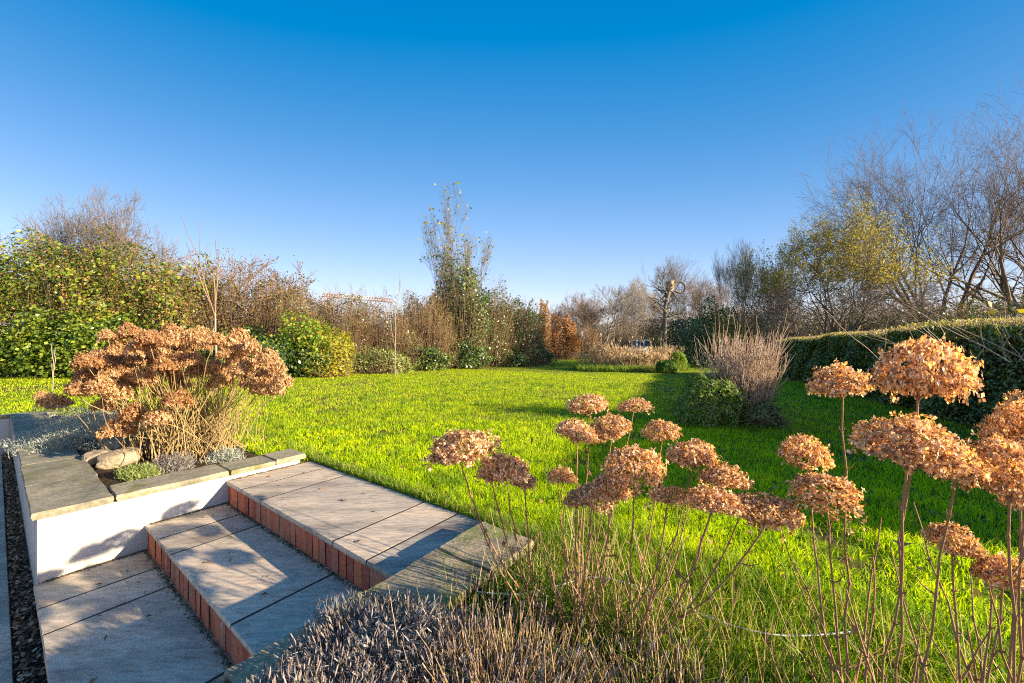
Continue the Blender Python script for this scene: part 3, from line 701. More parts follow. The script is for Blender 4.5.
q = at(78, 432, 3.55); lavender((q[0], q[1], .03), .46, .36, .24, 0, 11000, 'silver grey mound forming shrub on the corner of the left planter', name='silver_shrub', mats=('lav_stalk', 'lav_spike', 'silver'))
q = at(95, 412, 4.3); lavender((q[0], q[1], .03), .6, .4, .30, 0, 9000, 'silver green shrub in the shade behind the silver mound', name='silver_shrub', mats=('lav_stalk', 'lav_spike', 'silver'))
q = at(175, 468, 2.9); lavender((q[0], q[1]-.02, .03), .16, .12, .12, 90, 2200, 'small grey lavender behind the front coping of the left planter', (.04, .08))
q = at(205, 458, 3.05); lavender((q[0]+.12, q[1]+.05, .03), .15, .10, .10, 0, 2200, 'small blue grey cushion plant against the coping below the hydrangea', name='cushion_plant', mats=('lav_stalk', 'lav_spike', 'silver'))
q = at(140, 474, 2.72); lavender((q[0], q[1], .03), .15, .09, .09, 0, 2200, 'bright green cushion plant in front of the flat rock', name='cushion_plant', mats=('lav_stalk', 'lav_spike', 'sage'))

# the big dried hydrangea of the left planter
def big_hydrangea():
    base = np.array((-2.95, 3.35, .04))
    root = empty('hydrangea_plant', tuple(base), 'large dried hydrangea clump with rusty flower heads in the left planter', 'hydrangea')
    hs_ = []
    # flower heads seen in the photograph: (px, py), then a second layer behind
    px = [88, 108, 130, 150, 172, 195, 215, 232, 250, 268, 278, 283, 120, 140, 160, 182, 205, 225, 245, 262, 118, 98, 85, 76, 100, 125, 150, 175, 110, 135, 165, 190, 215, 240, 258, 272, 170, 137, 118, 160, 225, 108, 143, 200, 180, 238]
    py = [360, 336, 333, 338, 330, 340, 338, 342, 345, 356, 368, 380, 348, 346, 352, 350, 348, 356, 352, 362, 365, 372, 378, 388, 384, 388, 382, 376, 358, 370, 364, 360, 366, 368, 374, 372, 340, 378, 392, 395, 375, 378, 345, 335, 385, 336]
    for i, (a, c) in enumerate(zip(px, py)):
        Yd = rng.uniform(2.8, 3.7); hs_.append((at(a, c+ (3.2-Yd)*6, Yd), rng.uniform(.13, .19)))
    for a, c, Yd in ((132, 414, 2.95), (160, 418, 2.9), (120, 430, 2.95), (104, 406, 3.2), (42, 396, 5.0), (50, 401, 4.7), (60, 403, 4.4), (176, 400, 2.9), (236, 345, 3.9), (150, 350, 4.1), (200, 345, 4.1), (100, 355, 4.0)):
        hs_.append((at(a, c, Yd), rng.uniform(.15, .22)))
    for k in range(60):
        aa = rng.uniform(0, math.pi); q_ = rng.uniform(.2, 1)**.6; hs_.append((at(177+104*math.cos(aa)*q_, 392-58*math.sin(aa)*q_, rng.uniform(2.95, 3.8)), rng.uniform(.12, .18)))
    for pos, wd in hs_:
        add_head(root, far_heads, pos, wd, .66)
        f = base + np.array((rng.normal(.0, .22), rng.normal(0, .14), 0))
        pth = stem_path(f, pos-(0, 0, wd*.2), 8, .04, .5)
        if pos[2] < .45: pth = stem_path(f, pos-(0, 0, wd*.2), 8, .04, .9)
        add_stem(root, pth, .0048, .0024, M['stem_pale'], 5, False)
    b = MB()
    for k in range(520):
        f = base + np.array((rng.normal(.05, .20), rng.normal(0, .16), 0)); a = rng.uniform(0, 6.28); l = rng.uniform(.25, .85); q = rng.uniform(.05, .5)
        tip = f+np.array((math.cos(a)*l*q, math.sin(a)*l*q, l*.95)); b.tube(stem_path(f, tip, 6, .05, .55), np.linspace(.0032, .0013, 6), 4)
    b.build('bare_stems', M['stem_pale'], root, origin=root.location)
big_hydrangea()

# ------------------------------------------------------------------ shrubs
def foliage_pts(n, c, r, seed=0, lump=.22, inner=.45, down=.05):
    """points spread through the outer part of a lumpy rounded mass standing on the ground"""
    u = rng.uniform(0, 1, n)**.85; a = rng.uniform(0, 2*math.pi, n); q = np.sqrt(1-u**2)
    D = np.stack([q*np.cos(a), q*np.sin(a), u], 1)
    rad = (1+lump*lumps(D, 3.6, seed)+lump*.5*lumps(D, 9, seed+2))*(1-inner*rng.random(n)**2)
    S = np.sign(D)*np.abs(D)**.75 if True else D
    P = S*np.array(r)*rad[:, None]; N = D/np.array(r)
    N /= np.linalg.norm(N, axis=1)[:, None]
    return P+np.array((c[0], c[1], c[2])), N
def shrub(name, c, r, parts, label, cat='shrub', group=None, twigs=None, seed=None, lump=.22, inner=.45):
    """parts: list of (material, count, leaf length, leaf width); twigs: (material, count, overshoot, radius)"""
    seed = rng.uniform(0, 50) if seed is None else seed
    root = empty(name, (c[0], c[1], c[2]), label, cat, group)
    for i, (mm, n, L, Wd) in enumerate(parts):
        if c[1] > 10: n = int(n*1.9); L *= .76; Wd *= .76
        P, N = foliage_pts(n, (0, 0, 0), r, seed, lump, inner); b = MB()
        N = N+rng.normal(0, .55, N.shape); sz = rng.uniform(.4, 1.5, n); b.cards(P, N, L*sz, Wd*sz*rng.uniform(.8, 1.2, n), bend=.12)
        b.build('foliage' if i == 0 else ('turning_leaves' if i == 1 else 'pale_leaves'), M[mm], root)
    if twigs:
        mm, n, over, rr = twigs; n = int(n*1.7) if c[1] > 10 else n; rr *= .8; b = MB(); P, N = foliage_pts(n, (0, 0, 0), r, seed, lump, .3)
        for i in range(n):
            e = P[i]*over*rng.uniform(.85, 1.08); f = np.array((P[i][0]*rng.uniform(.2, .8), P[i][1]*rng.uniform(.2, .8), 0))
            m_ = (f+e)/2; m_[:2] = f[:2]*.4+e[:2]*.6+rng.normal(0, .16, 2); e = e+np.array((rng.normal(0, .14), rng.normal(0, .14), 0))*min(1, r[2]*.5)
            b.tube([f, m_, e], [rr, rr*.7, rr*.3], 3)
        b.build('stems', M[mm], root)
    return root
def gp(px, Y): return ((px-512)/F*Y, Y, float(gz(np.array((px-512)/F*Y), np.array(Y))))
def hz(py, Y): return CZ-(py-350)/F*Y
# left boundary, from the left edge of the picture to its far end: each shrub its own
HG = 'shrubs of the left boundary'
def lb(px0, px1, top, Y, parts, label, twigs=None, depth=1.8, name='boundary_shrub', cat='shrub', lump=.27, inner=.4, group=HG):
    c = gp((px0+px1)/2, Y); rx = (px1-px0)/2/F*Y
    return shrub(name, (c[0], c[1]+depth*.7, c[2]), (rx*1.2, depth, hz(top, Y)*1.02), parts, label, cat, group, twigs, None, lump, inner)
bt = M
lb(-130, 15, 238, 13.0, [('ivy', 8500, .15, .10), ('ivy_red', 2500, .11, .06)], 'ivy clad boundary shrub cut by the left edge of the picture', ('brown_twig', 160, 1.06, .012))
lb(-5, 110, 243, 13.2, [('ivy', 7000, .14, .10), ('ivy_red', 7500, .10, .06)], 'tall leafy green and russet shrub below the bare spreading tree', ('brown_twig', 260, 1.08, .012))
lb(85, 190, 252, 13.6, [('ivy', 4500, .14, .10), ('ivy_red', 8000, .10, .06)], 'tall green and russet shrub behind the left of the big hydrangea clump', ('brown_twig', 300, 1.08, .012))
lb(-20, 120, 318, 12.3, [('ivy', 9000, .13, .10)], 'low glossy ivy bank along the far left of the lawn', None, 1.2, 'ivy_bank', 'ivy')
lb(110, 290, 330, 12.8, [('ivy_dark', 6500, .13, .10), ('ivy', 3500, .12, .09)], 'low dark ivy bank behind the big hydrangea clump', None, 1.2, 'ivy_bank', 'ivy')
lb(170, 262, 266, 14.0, [('brown_leaf', 6500, .09, .05), ('ivy_red', 1800, .09, .05)], 'brown twiggy shrub behind the slim leafless sapling', ('brown_twig', 900, 1.05, .011))
lb(225, 305, 286, 14.2, [('brown_leaf', 6000, .09, .05), ('ivy_dark', 1500, .10, .07)], 'brown twiggy shrub just left of the yellow leaved bush', ('brown_twig', 900, 1.05, .011))
lb(262, 322, 322, 13.0, [('bright_green', 2600, .12, .08), ('yellow_leaf', 500, .12, .08)], 'bright green leafy bush rising at the right of the big hydrangea', None, 1.0)
lb(306, 342, 334, 12.9, [('yellow_leaf', 1500, .12, .07), ('bright_green', 500, .1, .06)], 'low bush with yellow leaves in the left boundary', ('brown_twig', 120, 1.05, .01), .8)
lb(285, 360, 296, 15.2, [('brown_leaf', 5000, .09, .04), ('ivy_dark', 1500, .10, .07)], 'thicket of brown upright stems below the left end of the crane jib', ('brown_twig', 1300, 1.06, .010))
lb(335, 412, 300, 16.4, [('brown_leaf', 5000, .09, .04), ('ivy_dark', 1500, .10, .07)], 'thicket of brown upright stems below the right end of the crane jib', ('brown_twig', 1400, 1.06, .010))
lb(392, 452, 298, 18.0, [('brown_leaf', 4000, .10, .05), ('ivy_dark', 800, .10, .07)], 'brown thicket left of the tall sparse leaved tree', ('brown_twig', 1100, 1.05, .011))
lb(340, 400, 350, 14.6, [('sage', 1500, .10, .05), ('brown_leaf', 700, .1, .04)], 'low pale green scrub at the foot of the brown thickets', ('brown_twig', 200, 1.1, .008), .7)
lb(340, 402, 352, 15.4, [('ivy', 2200, .12, .09), ('ivy_dark', 1500, .12, .09)], 'low ivy bank behind the slim pale sapling', ('brown_twig', 120, 1.2, .008), .9, 'ivy_bank', 'ivy')
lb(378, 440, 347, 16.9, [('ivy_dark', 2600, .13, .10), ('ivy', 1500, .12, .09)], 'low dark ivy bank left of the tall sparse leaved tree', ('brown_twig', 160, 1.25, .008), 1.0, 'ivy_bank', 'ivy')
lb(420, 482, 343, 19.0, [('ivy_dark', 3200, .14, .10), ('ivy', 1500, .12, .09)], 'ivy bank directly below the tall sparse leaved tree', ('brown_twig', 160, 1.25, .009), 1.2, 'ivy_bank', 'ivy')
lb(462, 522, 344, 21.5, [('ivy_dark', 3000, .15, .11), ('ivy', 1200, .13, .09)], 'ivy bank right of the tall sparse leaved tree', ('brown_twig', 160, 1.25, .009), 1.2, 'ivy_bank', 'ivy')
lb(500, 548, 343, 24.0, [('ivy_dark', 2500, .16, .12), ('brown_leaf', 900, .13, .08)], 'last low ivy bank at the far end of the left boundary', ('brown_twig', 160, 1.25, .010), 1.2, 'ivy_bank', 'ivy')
lb(440, 474, 243, 20.1, [('sage', 1500, .11, .06), ('ivy_dark', 1300, .12, .08)], 'slender leafy growth climbing the trunk of the tall sparse leaved tree', ('brown_twig', 420, 1.15, .010), 1.3)
lb(468, 512, 286, 20.9, [('ivy_dark', 2000, .13, .09), ('brown_leaf', 2200, .10, .05)], 'mixed brown and green shrub just right of the tall sparse leaved tree', ('brown_twig', 500, 1.1, .011), 1.6)
lb(408, 444, 292, 19.3, [('ivy_dark', 1800, .13, .09), ('brown_leaf', 1800, .10, .05)], 'mixed brown and green shrub just left of the tall sparse leaved tree', ('brown_twig', 500, 1.1, .011), 1.6)
lb(425, 486, 270, 19.5, [('ivy_dark', 5200, .14, .10), ('ivy', 1500, .12, .08)], 'dark ivy covered shrub round the foot of the tall sparse leaved tree', ('brown_twig', 700, 1.08, .012))
lb(462, 538, 297, 22.5, [('ivy_dark', 4200, .15, .11), ('brown_leaf', 5000, .11, .05)], 'dark green and brown shrub near the far end of the left boundary', ('brown_twig', 900, 1.04, .012))
lb(496, 545, 302, 25.0, [('ivy_dark', 3200, .16, .12), ('brown_leaf', 4500, .12, .06), ('yellow_leaf', 500, .13, .08)], 'last green and brown shrub at the far end of the left boundary', ('brown_twig', 600, 1.04, .013), 2.0)

# ------------------------------------------------------------------ trees
def tree(name, base, H, label, bark='bark_grey', twig='bark_grey', stems=1, spreadk=.5, levels=5, nchild=3, up=.18, wob=.14, r0=.16, trunk=.25,
         leaves=None, group=None, dens=1.0, first=None, wide=None, ratio=.72, cat='tree', twigr=1.0, seed=None, span=None):
    rs = np.random.default_rng(seed if seed is not None else int(rng.integers(1e6))); root = empty(name, base, label, cat, group); T = MB(); K = MB(); tips = []
    def grow(p, d, L, r, lv):
        n = 5 if lv < 2 else 4; pts = [p]; dd = d.copy(); seg = L/(n-1)
        for i in range(n-1):
            dd = dd + rs.normal(0, wob, 3) + np.array((0, 0, up*(.5 if lv < 2 else 1)*.5)); dd /= np.linalg.norm(dd); pts.append(pts[-1]+dd*seg)
        pts = np.array(pts); rr = np.linspace(r, r*.62 if lv < levels-1 else r*.25, n)
        (T if lv == 0 else K).tube(pts, np.maximum(rr, .0022*twigr), 7 if lv == 0 else (5 if lv < 2 else 3))
        if lv >= levels-1: tips.append((pts[-1], dd)); tips.append((pts[len(pts)//2], dd)); return
        m_ = nchild if lv > 0 else nchild+1
        m_ = m_ + (1 if rs.random() < .4*dens else 0)
        for k in range(m_):
            t = rs.uniform(.35, 1) if k > 1 else 1.0
            j = min(n-2, int(t*(n-1))); f = t*(n-1)-j; q = pts[j]*(1-f)+pts[j+1]*f if t < 1 else pts[-1]
            a = rs.normal(size=3); a -= a.dot(dd)*dd; a /= np.linalg.norm(a)+1e-9
            sp = spreadk*rs.uniform(.6, 1.4)*(.6 if k == 0 else 1.1)
            nd = dd+a*sp; 
            if wide is not None: nd = nd*np.array(wide)
            nd /= np.linalg.norm(nd)
            grow(q, nd, L*ratio*rs.uniform(.8, 1.15), rr[-1]*(.85 if k == 0 else .62) if t == 1 else r*.5, lv+1)
    geo = sum(ratio**i for i in range(1, levels)); L0 = H*trunk; up_k = .82
    for s_ in range(stems):
        a = 2*math.pi*s_/stems+rs.uniform(-.5, .5); ln = 0 if stems == 1 else spreadk*.7
        d = np.array((math.cos(a)*ln, math.sin(a)*ln, 1.0)) if first is None else np.array(first[s_], float)
        d /= np.linalg.norm(d); o = np.array((math.cos(a), math.sin(a), 0))*r0*(0 if stems == 1 else 1.1)
        grow(o, d, L0, r0*(1 if s_ == 0 else rs.uniform(.6, .9)), 0)
    # bring the whole to its measured height
    allv = np.concatenate(K.v); k_ = H/np.percentile(allv[:, 2], 99.0)
    kx = ky = k_; sh = 0
    if span is not None:
        Yt = base[1]; x0, x1 = ((q-512)/F*Yt - base[0] for q in span); lo, hi = np.percentile(allv[:, 0], (1, 99))
        kx = (x1-x0)/(hi-lo); sh = (x0-lo*kx)
    for b in (T, K): b.v = [np.stack([v[:, 0]*kx+sh*np.clip(v[:, 2]*k_/H, 0, 1)**.7, v[:, 1]*kx, v[:, 2]*k_], 1) for v in b.v]
    tt = T.build('trunk', M[bark], root, True); cr = K.build('crown', M[twig], root)
    if leaves:
        mm, n, L, Wd, zmin = leaves; P = np.array([t[0] for t in tips]); P = np.stack([P[:, 0]*kx+sh*np.clip(P[:, 2]*k_/H, 0, 1)**.7, P[:, 1]*kx, P[:, 2]*k_], 1); P = P[P[:, 2] > zmin*H]
        P = P[rs.integers(0, len(P), n)] + rs.normal(0, L*.9, (n, 3)); b = MB(); b.cards(P, rs.normal(size=(n, 3)), L*rs.uniform(.6, 1.3, n), Wd*rs.uniform(.6, 1.3, n), bend=.15)
        b.build('leaves', M[mm], root)
    return root
# behind the left boundary
tree('bare_tree', gp(96, 30), hz(200, 30), 'bare spreading tree rising behind the far left shrubs', 'bark_grey', 'bark_grey', 5, .6, 7, 3, .03, .12, .26, .26, twigr=4.2, seed=8, span=(18, 172), ratio=.76, first=[(0, 0, 1), (.6, 0, 1), (-.6, 0, 1), (1.1, .2, .8), (-1.1, 0, .8)])
tree('bare_tree', gp(178, 26), hz(240, 26), 'low bare tree behind the left boundary next to the slim sapling', 'bark_warm', 'bark_warm', 2, .6, 5, 3, .1, .16, .16, .25, leaves=('brown_leaf', 900, .14, .09, .4), twigr=4)
tree('bare_tree', gp(246, 26), hz(262, 26), 'small brown leaved tree rising right of the slim sapling', 'bark_warm', 'bark_warm', 2, .6, 5, 3, .1, .16, .16, .25, leaves=('brown_leaf', 1300, .15, .1, .4), twigr=4)
tree('bare_tree', gp(364, 48), hz(284, 48), 'faint bare tree far behind the crane jib', 'bark_pale', 'bark_pale', 2, .5, 5, 3, .15, .12, .2, .3, twigr=6)
tree('bare_tree', gp(300, 40), hz(292, 40), 'small bare tree far behind the brown thickets', 'bark_pale', 'bark_pale', 2, .6, 5, 3, .1, .12, .2, .3, twigr=5)
# saplings on the lawn
tree('sapling', gp(216, 8.2), hz(226, 8.2), 'slim leafless sapling standing behind the big hydrangea clump', 'bark_pale', 'bark_warm', 1, .30, 3, 3, .30, .03, .022, .42, ratio=.62, cat='tree', twigr=1.6, seed=4, group='young trees on the lawn')
tree('sapling', gp(395, 13.2), hz(272, 13.2), 'slim pale sapling in front of the brown thickets', 'bark_pale', 'bark_pale', 1, .28, 3, 3, .30, .03, .015, .5, ratio=.5, cat='tree', twigr=1.6, seed=9, group='young trees on the lawn')
tree('sapling', gp(52, 6.9), hz(343, 6.9), 'tiny pale sapling in front of the ivy at far left', 'bark_pale', 'bark_pale', 1, .2, 2, 2, .3, .03, .008, .7, ratio=.4, cat='tree', twigr=2, seed=12, group='young trees on the lawn')
# the tall sparse leaved tree
tree('alder_tree', gp(454, 20.5), hz(192, 20.5), 'tall tree with sparse yellow green leaves rising from the left boundary', 'bark', 'bark_grey', 4, .42, 5, 4, .16, .09, .07, .50, leaves=('sallow_leaf', 420, .16, .11, .35), twigr=3,
     first=[(-.05, 0, 1), (.16, .1, .75), (-.22, .1, .7), (.34, 0, .55)], ratio=.60, seed=23, span=(422, 488))
# far trees across the end of the garden
FT = 'bare trees across the far end of the garden'
far = [(566, 62, 296, 'bark_warm', 'far bare tree just right of the end of the left boundary', 5, 2),
       (585, 50, 298, 'bark_warm', 'low bare tree behind the russet bush', 3, 2),
       (604, 44, 288, 'bark_grey', 'bare oak with a low forked limb behind the tall island grasses', 6, 1),
       (628, 50, 284, 'bark_pale', 'pale bare tree left of the broken trunk', 7, 2),
       (645, 55, 282, 'bark_pale', 'pale bare tree directly behind the parked vehicle', 8, 2),
       (660, 38, 262, 'bark_grey', 'thin bare tree just behind the broken trunk', 9, 1),
       (690, 36, 276, 'bark_grey', 'bare tree just right of the broken trunk', 10, 2),
       (712, 30, 283, 'bark_warm', 'low bare thorn tree above the evergreen bush', 11, 2),
       (738, 27, 250, 'bark_grey', 'tall slender bare tree left of the yellowish crown', 12, 3),
       (770, 32, 268, 'bark_grey', 'bare tree half hidden by the left of the yellowish crown', 13, 2)]
for px, Y, top, mm, lab, sd, st in far:
    low = px in (604,)
    hw = 22 if st == 3 else (34 if low else 28)
    tree('bare_tree', gp(px, Y), hz(top, Y), lab, mm, mm, st, .42 if st == 3 else .6, 7, 3, .22 if st == 3 else .1, .10, .12, .22 if low else .28, group=FT, twigr=Y*.075, seed=sd, span=(px-hw, px+hw), ratio=.75)
UG = 'undergrowth at the far end of the garden'
def far_shrub(px0, px1, top, Y, parts, lab, tw=None, d=2.5, nm='far_shrub', g=UG): return lb(px0, px1, top, Y, parts, lab, tw, d, nm, 'shrub', .2, .45, g)
far_shrub(549, 578, 317, 38, [('russet', 4200, .2, .14)], 'round russet leaved bush at the end of the lawn', ('bark_warm', 120, 1.04, .02), 1.6)
far_shrub(539, 550, 303, 34, [('russet', 900, .2, .14), ('ivy_red', 700, .2, .14)], 'russet shrub peeping past the end of the left boundary', ('bark_warm', 120, 1.04, .02), 1.6)
far_shrub(570, 600, 326, 46, [('brown_leaf', 1500, .2, .12)], 'purplish brown thicket right of the russet bush', ('bark_warm', 700, 1.05, .022), 2)
far_shrub(592, 640, 318, 48, [('brown_leaf', 1400, .2, .10)], 'tawny thicket behind the tall island grasses', ('bark_pale', 1300, 1.06, .022), 2)
far_shrub(620, 662, 305, 52, [('brown_leaf', 1400, .2, .10)], 'tawny thicket behind the parked vehicle', ('bark_pale', 1300, 1.06, .022), 2)
far_shrub(652, 700, 312, 38, [('ivy_dark', 2200, .2, .14), ('brown_leaf', 900, .2, .10)], 'dull green thicket round the broken trunk', ('bark_grey', 700, 1.06, .018), 2)
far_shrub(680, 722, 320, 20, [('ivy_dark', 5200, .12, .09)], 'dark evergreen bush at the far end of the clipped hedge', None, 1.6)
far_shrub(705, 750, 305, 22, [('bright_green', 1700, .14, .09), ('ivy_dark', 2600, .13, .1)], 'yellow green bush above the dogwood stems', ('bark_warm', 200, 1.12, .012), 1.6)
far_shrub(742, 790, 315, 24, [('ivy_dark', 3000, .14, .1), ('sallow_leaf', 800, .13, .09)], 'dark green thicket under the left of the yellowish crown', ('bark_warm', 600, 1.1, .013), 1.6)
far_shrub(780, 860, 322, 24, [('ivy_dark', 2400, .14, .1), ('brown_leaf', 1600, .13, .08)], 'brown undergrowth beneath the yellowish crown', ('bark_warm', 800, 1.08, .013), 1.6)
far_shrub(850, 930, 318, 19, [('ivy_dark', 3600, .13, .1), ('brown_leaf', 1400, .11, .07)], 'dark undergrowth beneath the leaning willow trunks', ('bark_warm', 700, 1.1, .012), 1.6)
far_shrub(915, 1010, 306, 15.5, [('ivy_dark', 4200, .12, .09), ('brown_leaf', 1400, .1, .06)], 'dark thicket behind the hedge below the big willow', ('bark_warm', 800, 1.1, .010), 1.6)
far_shrub(1000, 1130, 300, 12.5, [('ivy_dark', 5200, .11, .08), ('brown_leaf', 1600, .1, .06)], 'dark thicket behind the hedge at the right edge', ('bark_warm', 700, 1.1, .010), 1.6)
# yellowish sallow and the big willow
tree('sallow_tree', gp(826, 19), hz(222, 19), 'rounded tree with thin yellow green leaves and dark arching branches', 'bark', 'bark_grey', 7, .7, 7, 3, -.02, .10, .10, .20,
     leaves=('sallow_leaf', 23000, .085, .05, .52), twigr=2.3, ratio=.78, seed=32, span=(754, 900), dens=.5,
     first=[(-.1, 0, 1), (.7, -.1, 1), (-.9, 0, .75), (.2, .5, 1), (1.3, .1, .6), (-1.3, .2, .5), (.3, -.5, .9)])
tree('willow_tree', gp(945, 22), hz(131, 22), 'big bare willow with many leaning trunks behind the right of the hedge', 'bark', 'willow_twig', 4, .60, 7, 3, .02, .08, .42, .38,
     twigr=3.0, ratio=.77, seed=41, dens=.75, span=(828, 1020),
     first=[(-.70, 0, 1), (-.22, .2, 1), (.15, -.1, 1.0), (.55, 0, .9)])
tree('willow_tree', gp(1040, 19), hz(116, 19), 'tall bare willow cut by the right edge of the picture', 'bark', 'willow_twig', 4, .58, 7, 3, .02, .08, .40, .38,
     twigr=2.8, ratio=.77, seed=42, dens=.75, span=(930, 1150), first=[(-.75, 0, 1), (-.3, .1, 1), (.2, 0, 1), (.6, .2, .9)])
for px0, px1, top, lab in ((700, 770, 304, 'tawny wood edge far beyond the dogwood stems'), (755, 830, 300, 'brown wood edge far behind the left of the yellowish crown'), (820, 900, 298, 'brown wood edge far behind the right of the yellowish crown'), (890, 970, 294, 'dull wood edge far behind the leaning willow trunks'), (960, 1060, 290, 'dull wood edge far behind the willow at the right edge')):
    far_shrub(px0, px1, top, 42, [('brown_leaf', 1800, .25, .16), ('ivy_dark', 900, .25, .16)], lab, ('bark_warm', 900, 1.05, .02), 3)
# the broken trunk with its looping limb
bt_ = empty('broken_tree', gp(667, 33), 'broken topped tree trunk with a looping limb on the skyline', 'tree')
Yb = 33; o_ = np.array(bt_.location)
def rel(px, py, dy=0): return at(px, py, Yb)+(0, dy, 0)-o_
b = MB(); b.tube([rel(665, 358), rel(664, 335), rel(665, 320), rel(664.5, 308), rel(667, 298), rel(669, 288)], [.27, .22, .20, .17, .19, .24], 9); b.build('trunk', M['bark_grey'], bt_, True)
b = MB(); b.tube([rel(669, 291), rel(670.5, 286), rel(670.5, 281)], [.28, .34, .22], 7); b.tube([rel(668, 285), rel(666.5, 281)], [.18, .06], 5); b.tube([rel(672, 283), rel(674, 280)], [.14, .04], 5); b.build('broken_top', M['wood_cut'], bt_, True)
b = MB(); b.tube(smooth_path([rel(671, 287), rel(675, 283), rel(680, 281.5), rel(684.5, 285), rel(685, 290), rel(681, 293), rel(675, 291)], 6), .10, 6)
b.tube([rel(671, 289), rel(675, 296), rel(680, 302)], [.13, .09, .03], 5); b.tube([rel(667, 293), rel(661, 300), rel(652, 305)], [.1, .07, .03], 5)
for k in range(60):
    a = rel(666+rng.normal(0, 2), rng.uniform(288, 335)); e = a+np.array((rng.normal(0, 1.1), rng.normal(0, .8), rng.uniform(.1, 1.4))); b.tube([a, (a+e)/2+rng.normal(0, .1, 3), e], [.05, .035, .015], 3)
b.build('crown', M['bark_grey'], bt_)

# ------------------------------------------------------------------ island bed: tall grasses and globes
def grass_clump(px, Y, h, rad, n, label, mat='straw'):
    c = gp(px, Y); root = empty('tall_grass_clump', c, label, 'ornamental grass', 'tall dry grasses on the island bed'); b = MB(); g2 = MB()
    for k in range(n):
        a = rng.uniform(0, 6.28); q = rad*math.sqrt(rng.random()); p0 = np.array((math.cos(a)*q, math.sin(a)*q, 0)); l = h*rng.uniform(.3, 1.0)*(1.45 if rng.random() < .08 else 1)
        tip = p0+np.array((math.cos(a)*q*.5+rng.normal(0, .12), rng.normal(0, .12), l)); b.tube([p0, (p0+tip)/2+rng.normal(0, .03, 3), tip], [.009, .007, .004], 3)
        if l > h*.7: b.cards(tip+rng.normal(0, .05, (4, 3)), rng.normal(size=(4, 3)), .16, .04, roll=np.tile((0, 0, 1.), (4, 1))+rng.normal(0, .3, (4, 3)))
    b.build('stalks', M[mat], root)
isl = [(592, 19.5, .9, .6, 200, 'low dry grass clump at the left end of the island bed'), (606, 19, 1.35, .5, 200, 'dry grass clump second from the left on the island bed'),
       (622, 17.8, 1.1, .7, 330, 'wide dry grass clump in front of the tawny thicket'), (634, 17.2, .84, .7, 380, 'densest pale grass clump below the parked vehicle'),
       (648, 17.2, .78, .6, 330, 'pale grass clump just right of the vehicle'), (661, 17.4, 1.1, .5, 160, 'dry grass clump behind the dark globe shrub'), (672, 18.5, 1.1, .4, 110, 'dry grass clump at the right end of the island bed')]
for q in isl: grass_clump(*q)
n = 15000; x = rng.uniform(0, 1, n); y = rng.uniform(15.9, 20.5, n); x = ((576+x*104)-512)/F*18 + (y-18)*.05; m_ = ((x-5.6)/2.9)**2+((y-18)/2.1)**2 < 1; x, y = x[m_], y[m_]
o = blades('grass', x, y, rng.uniform(.15, .42, len(x)), rng.uniform(.012, .022, len(x)), M['long_grass'], .3); tag(o, 'uncut green grass skirt round the island bed', None, None, 'stuff')
shrub('globe_shrub', gp(666, 15.5), (.40, .38, .55), [('globe', 2200, .06, .045)], 'dark green rounded shrub at the right end of the island bed', 'shrub', None, None, None, .08, .3)
shrub('globe_shrub', gp(677, 17.2), (.42, .4, .85), [('bright_green', 2200, .07, .05)], 'yellow green upright shrub behind the dark globe shrub', 'shrub', None, None, None, .12, .3)

# dogwood and the green shrub before it
dc = gp(743, 4.95)
root = empty('dogwood_bush', dc, 'leafless bush of upright pinkish stems standing in the lawn', 'shrub')
b = MB()
for k in range(330):
    a = rng.uniform(0, 6.28); q = .24*math.sqrt(rng.random()); p0 = np.array((math.cos(a)*q, math.sin(a)*q, 0)); l = rng.uniform(.6, 1.22)*(1.3 if random.random() < .04 else 1)
    d = np.array((math.cos(a)*q*.75+rng.normal(0, .085), math.sin(a)*q*.75+rng.normal(0, .085), 1)); tip = p0+d*l
    pth = stem_path(p0, tip, 5, .05, .45); b.tube(pth, np.linspace(.0045, .002, 5), 4)
    for j in range(4):
        f = pth[rng.integers(1, 4)]; e = f+(d+rng.normal(0, .4, 3))*l*rng.uniform(.12, .35); b.tube([f, (f+e)/2, e], [.003, .0022, .0014], 3)
b.build('stems', M['dogwood'], root)
P, N = foliage_pts(900, (0, 0, 0), (.40, .38, .9), 4); b = MB(); b.cards(P, rng.normal(size=P.shape), .035, .02); b.build('dry_leaves', M['brown_leaf'], root)
c = gp(708, 4.85); shrub('green_shrub', c, (.38, .36, .60), [('sage', 4800, .05, .014), ('bright_green', 4200, .05, .014)], 'loose sage green shrub at the left foot of the pinkish bush', 'shrub', None, ('stem_pale', 220, 1.1, .003), None, .2, .5)
c = gp(758, 4.75); shrub('green_shrub', c, (.28, .26, .30), [('sage', 2000, .05, .014), ('brown_leaf', 1400, .05, .014)], 'low withered green shrub at the right foot of the pinkish bush', 'shrub', None, ('stem_pale', 260, 1.15, .003), None, .2, .5)

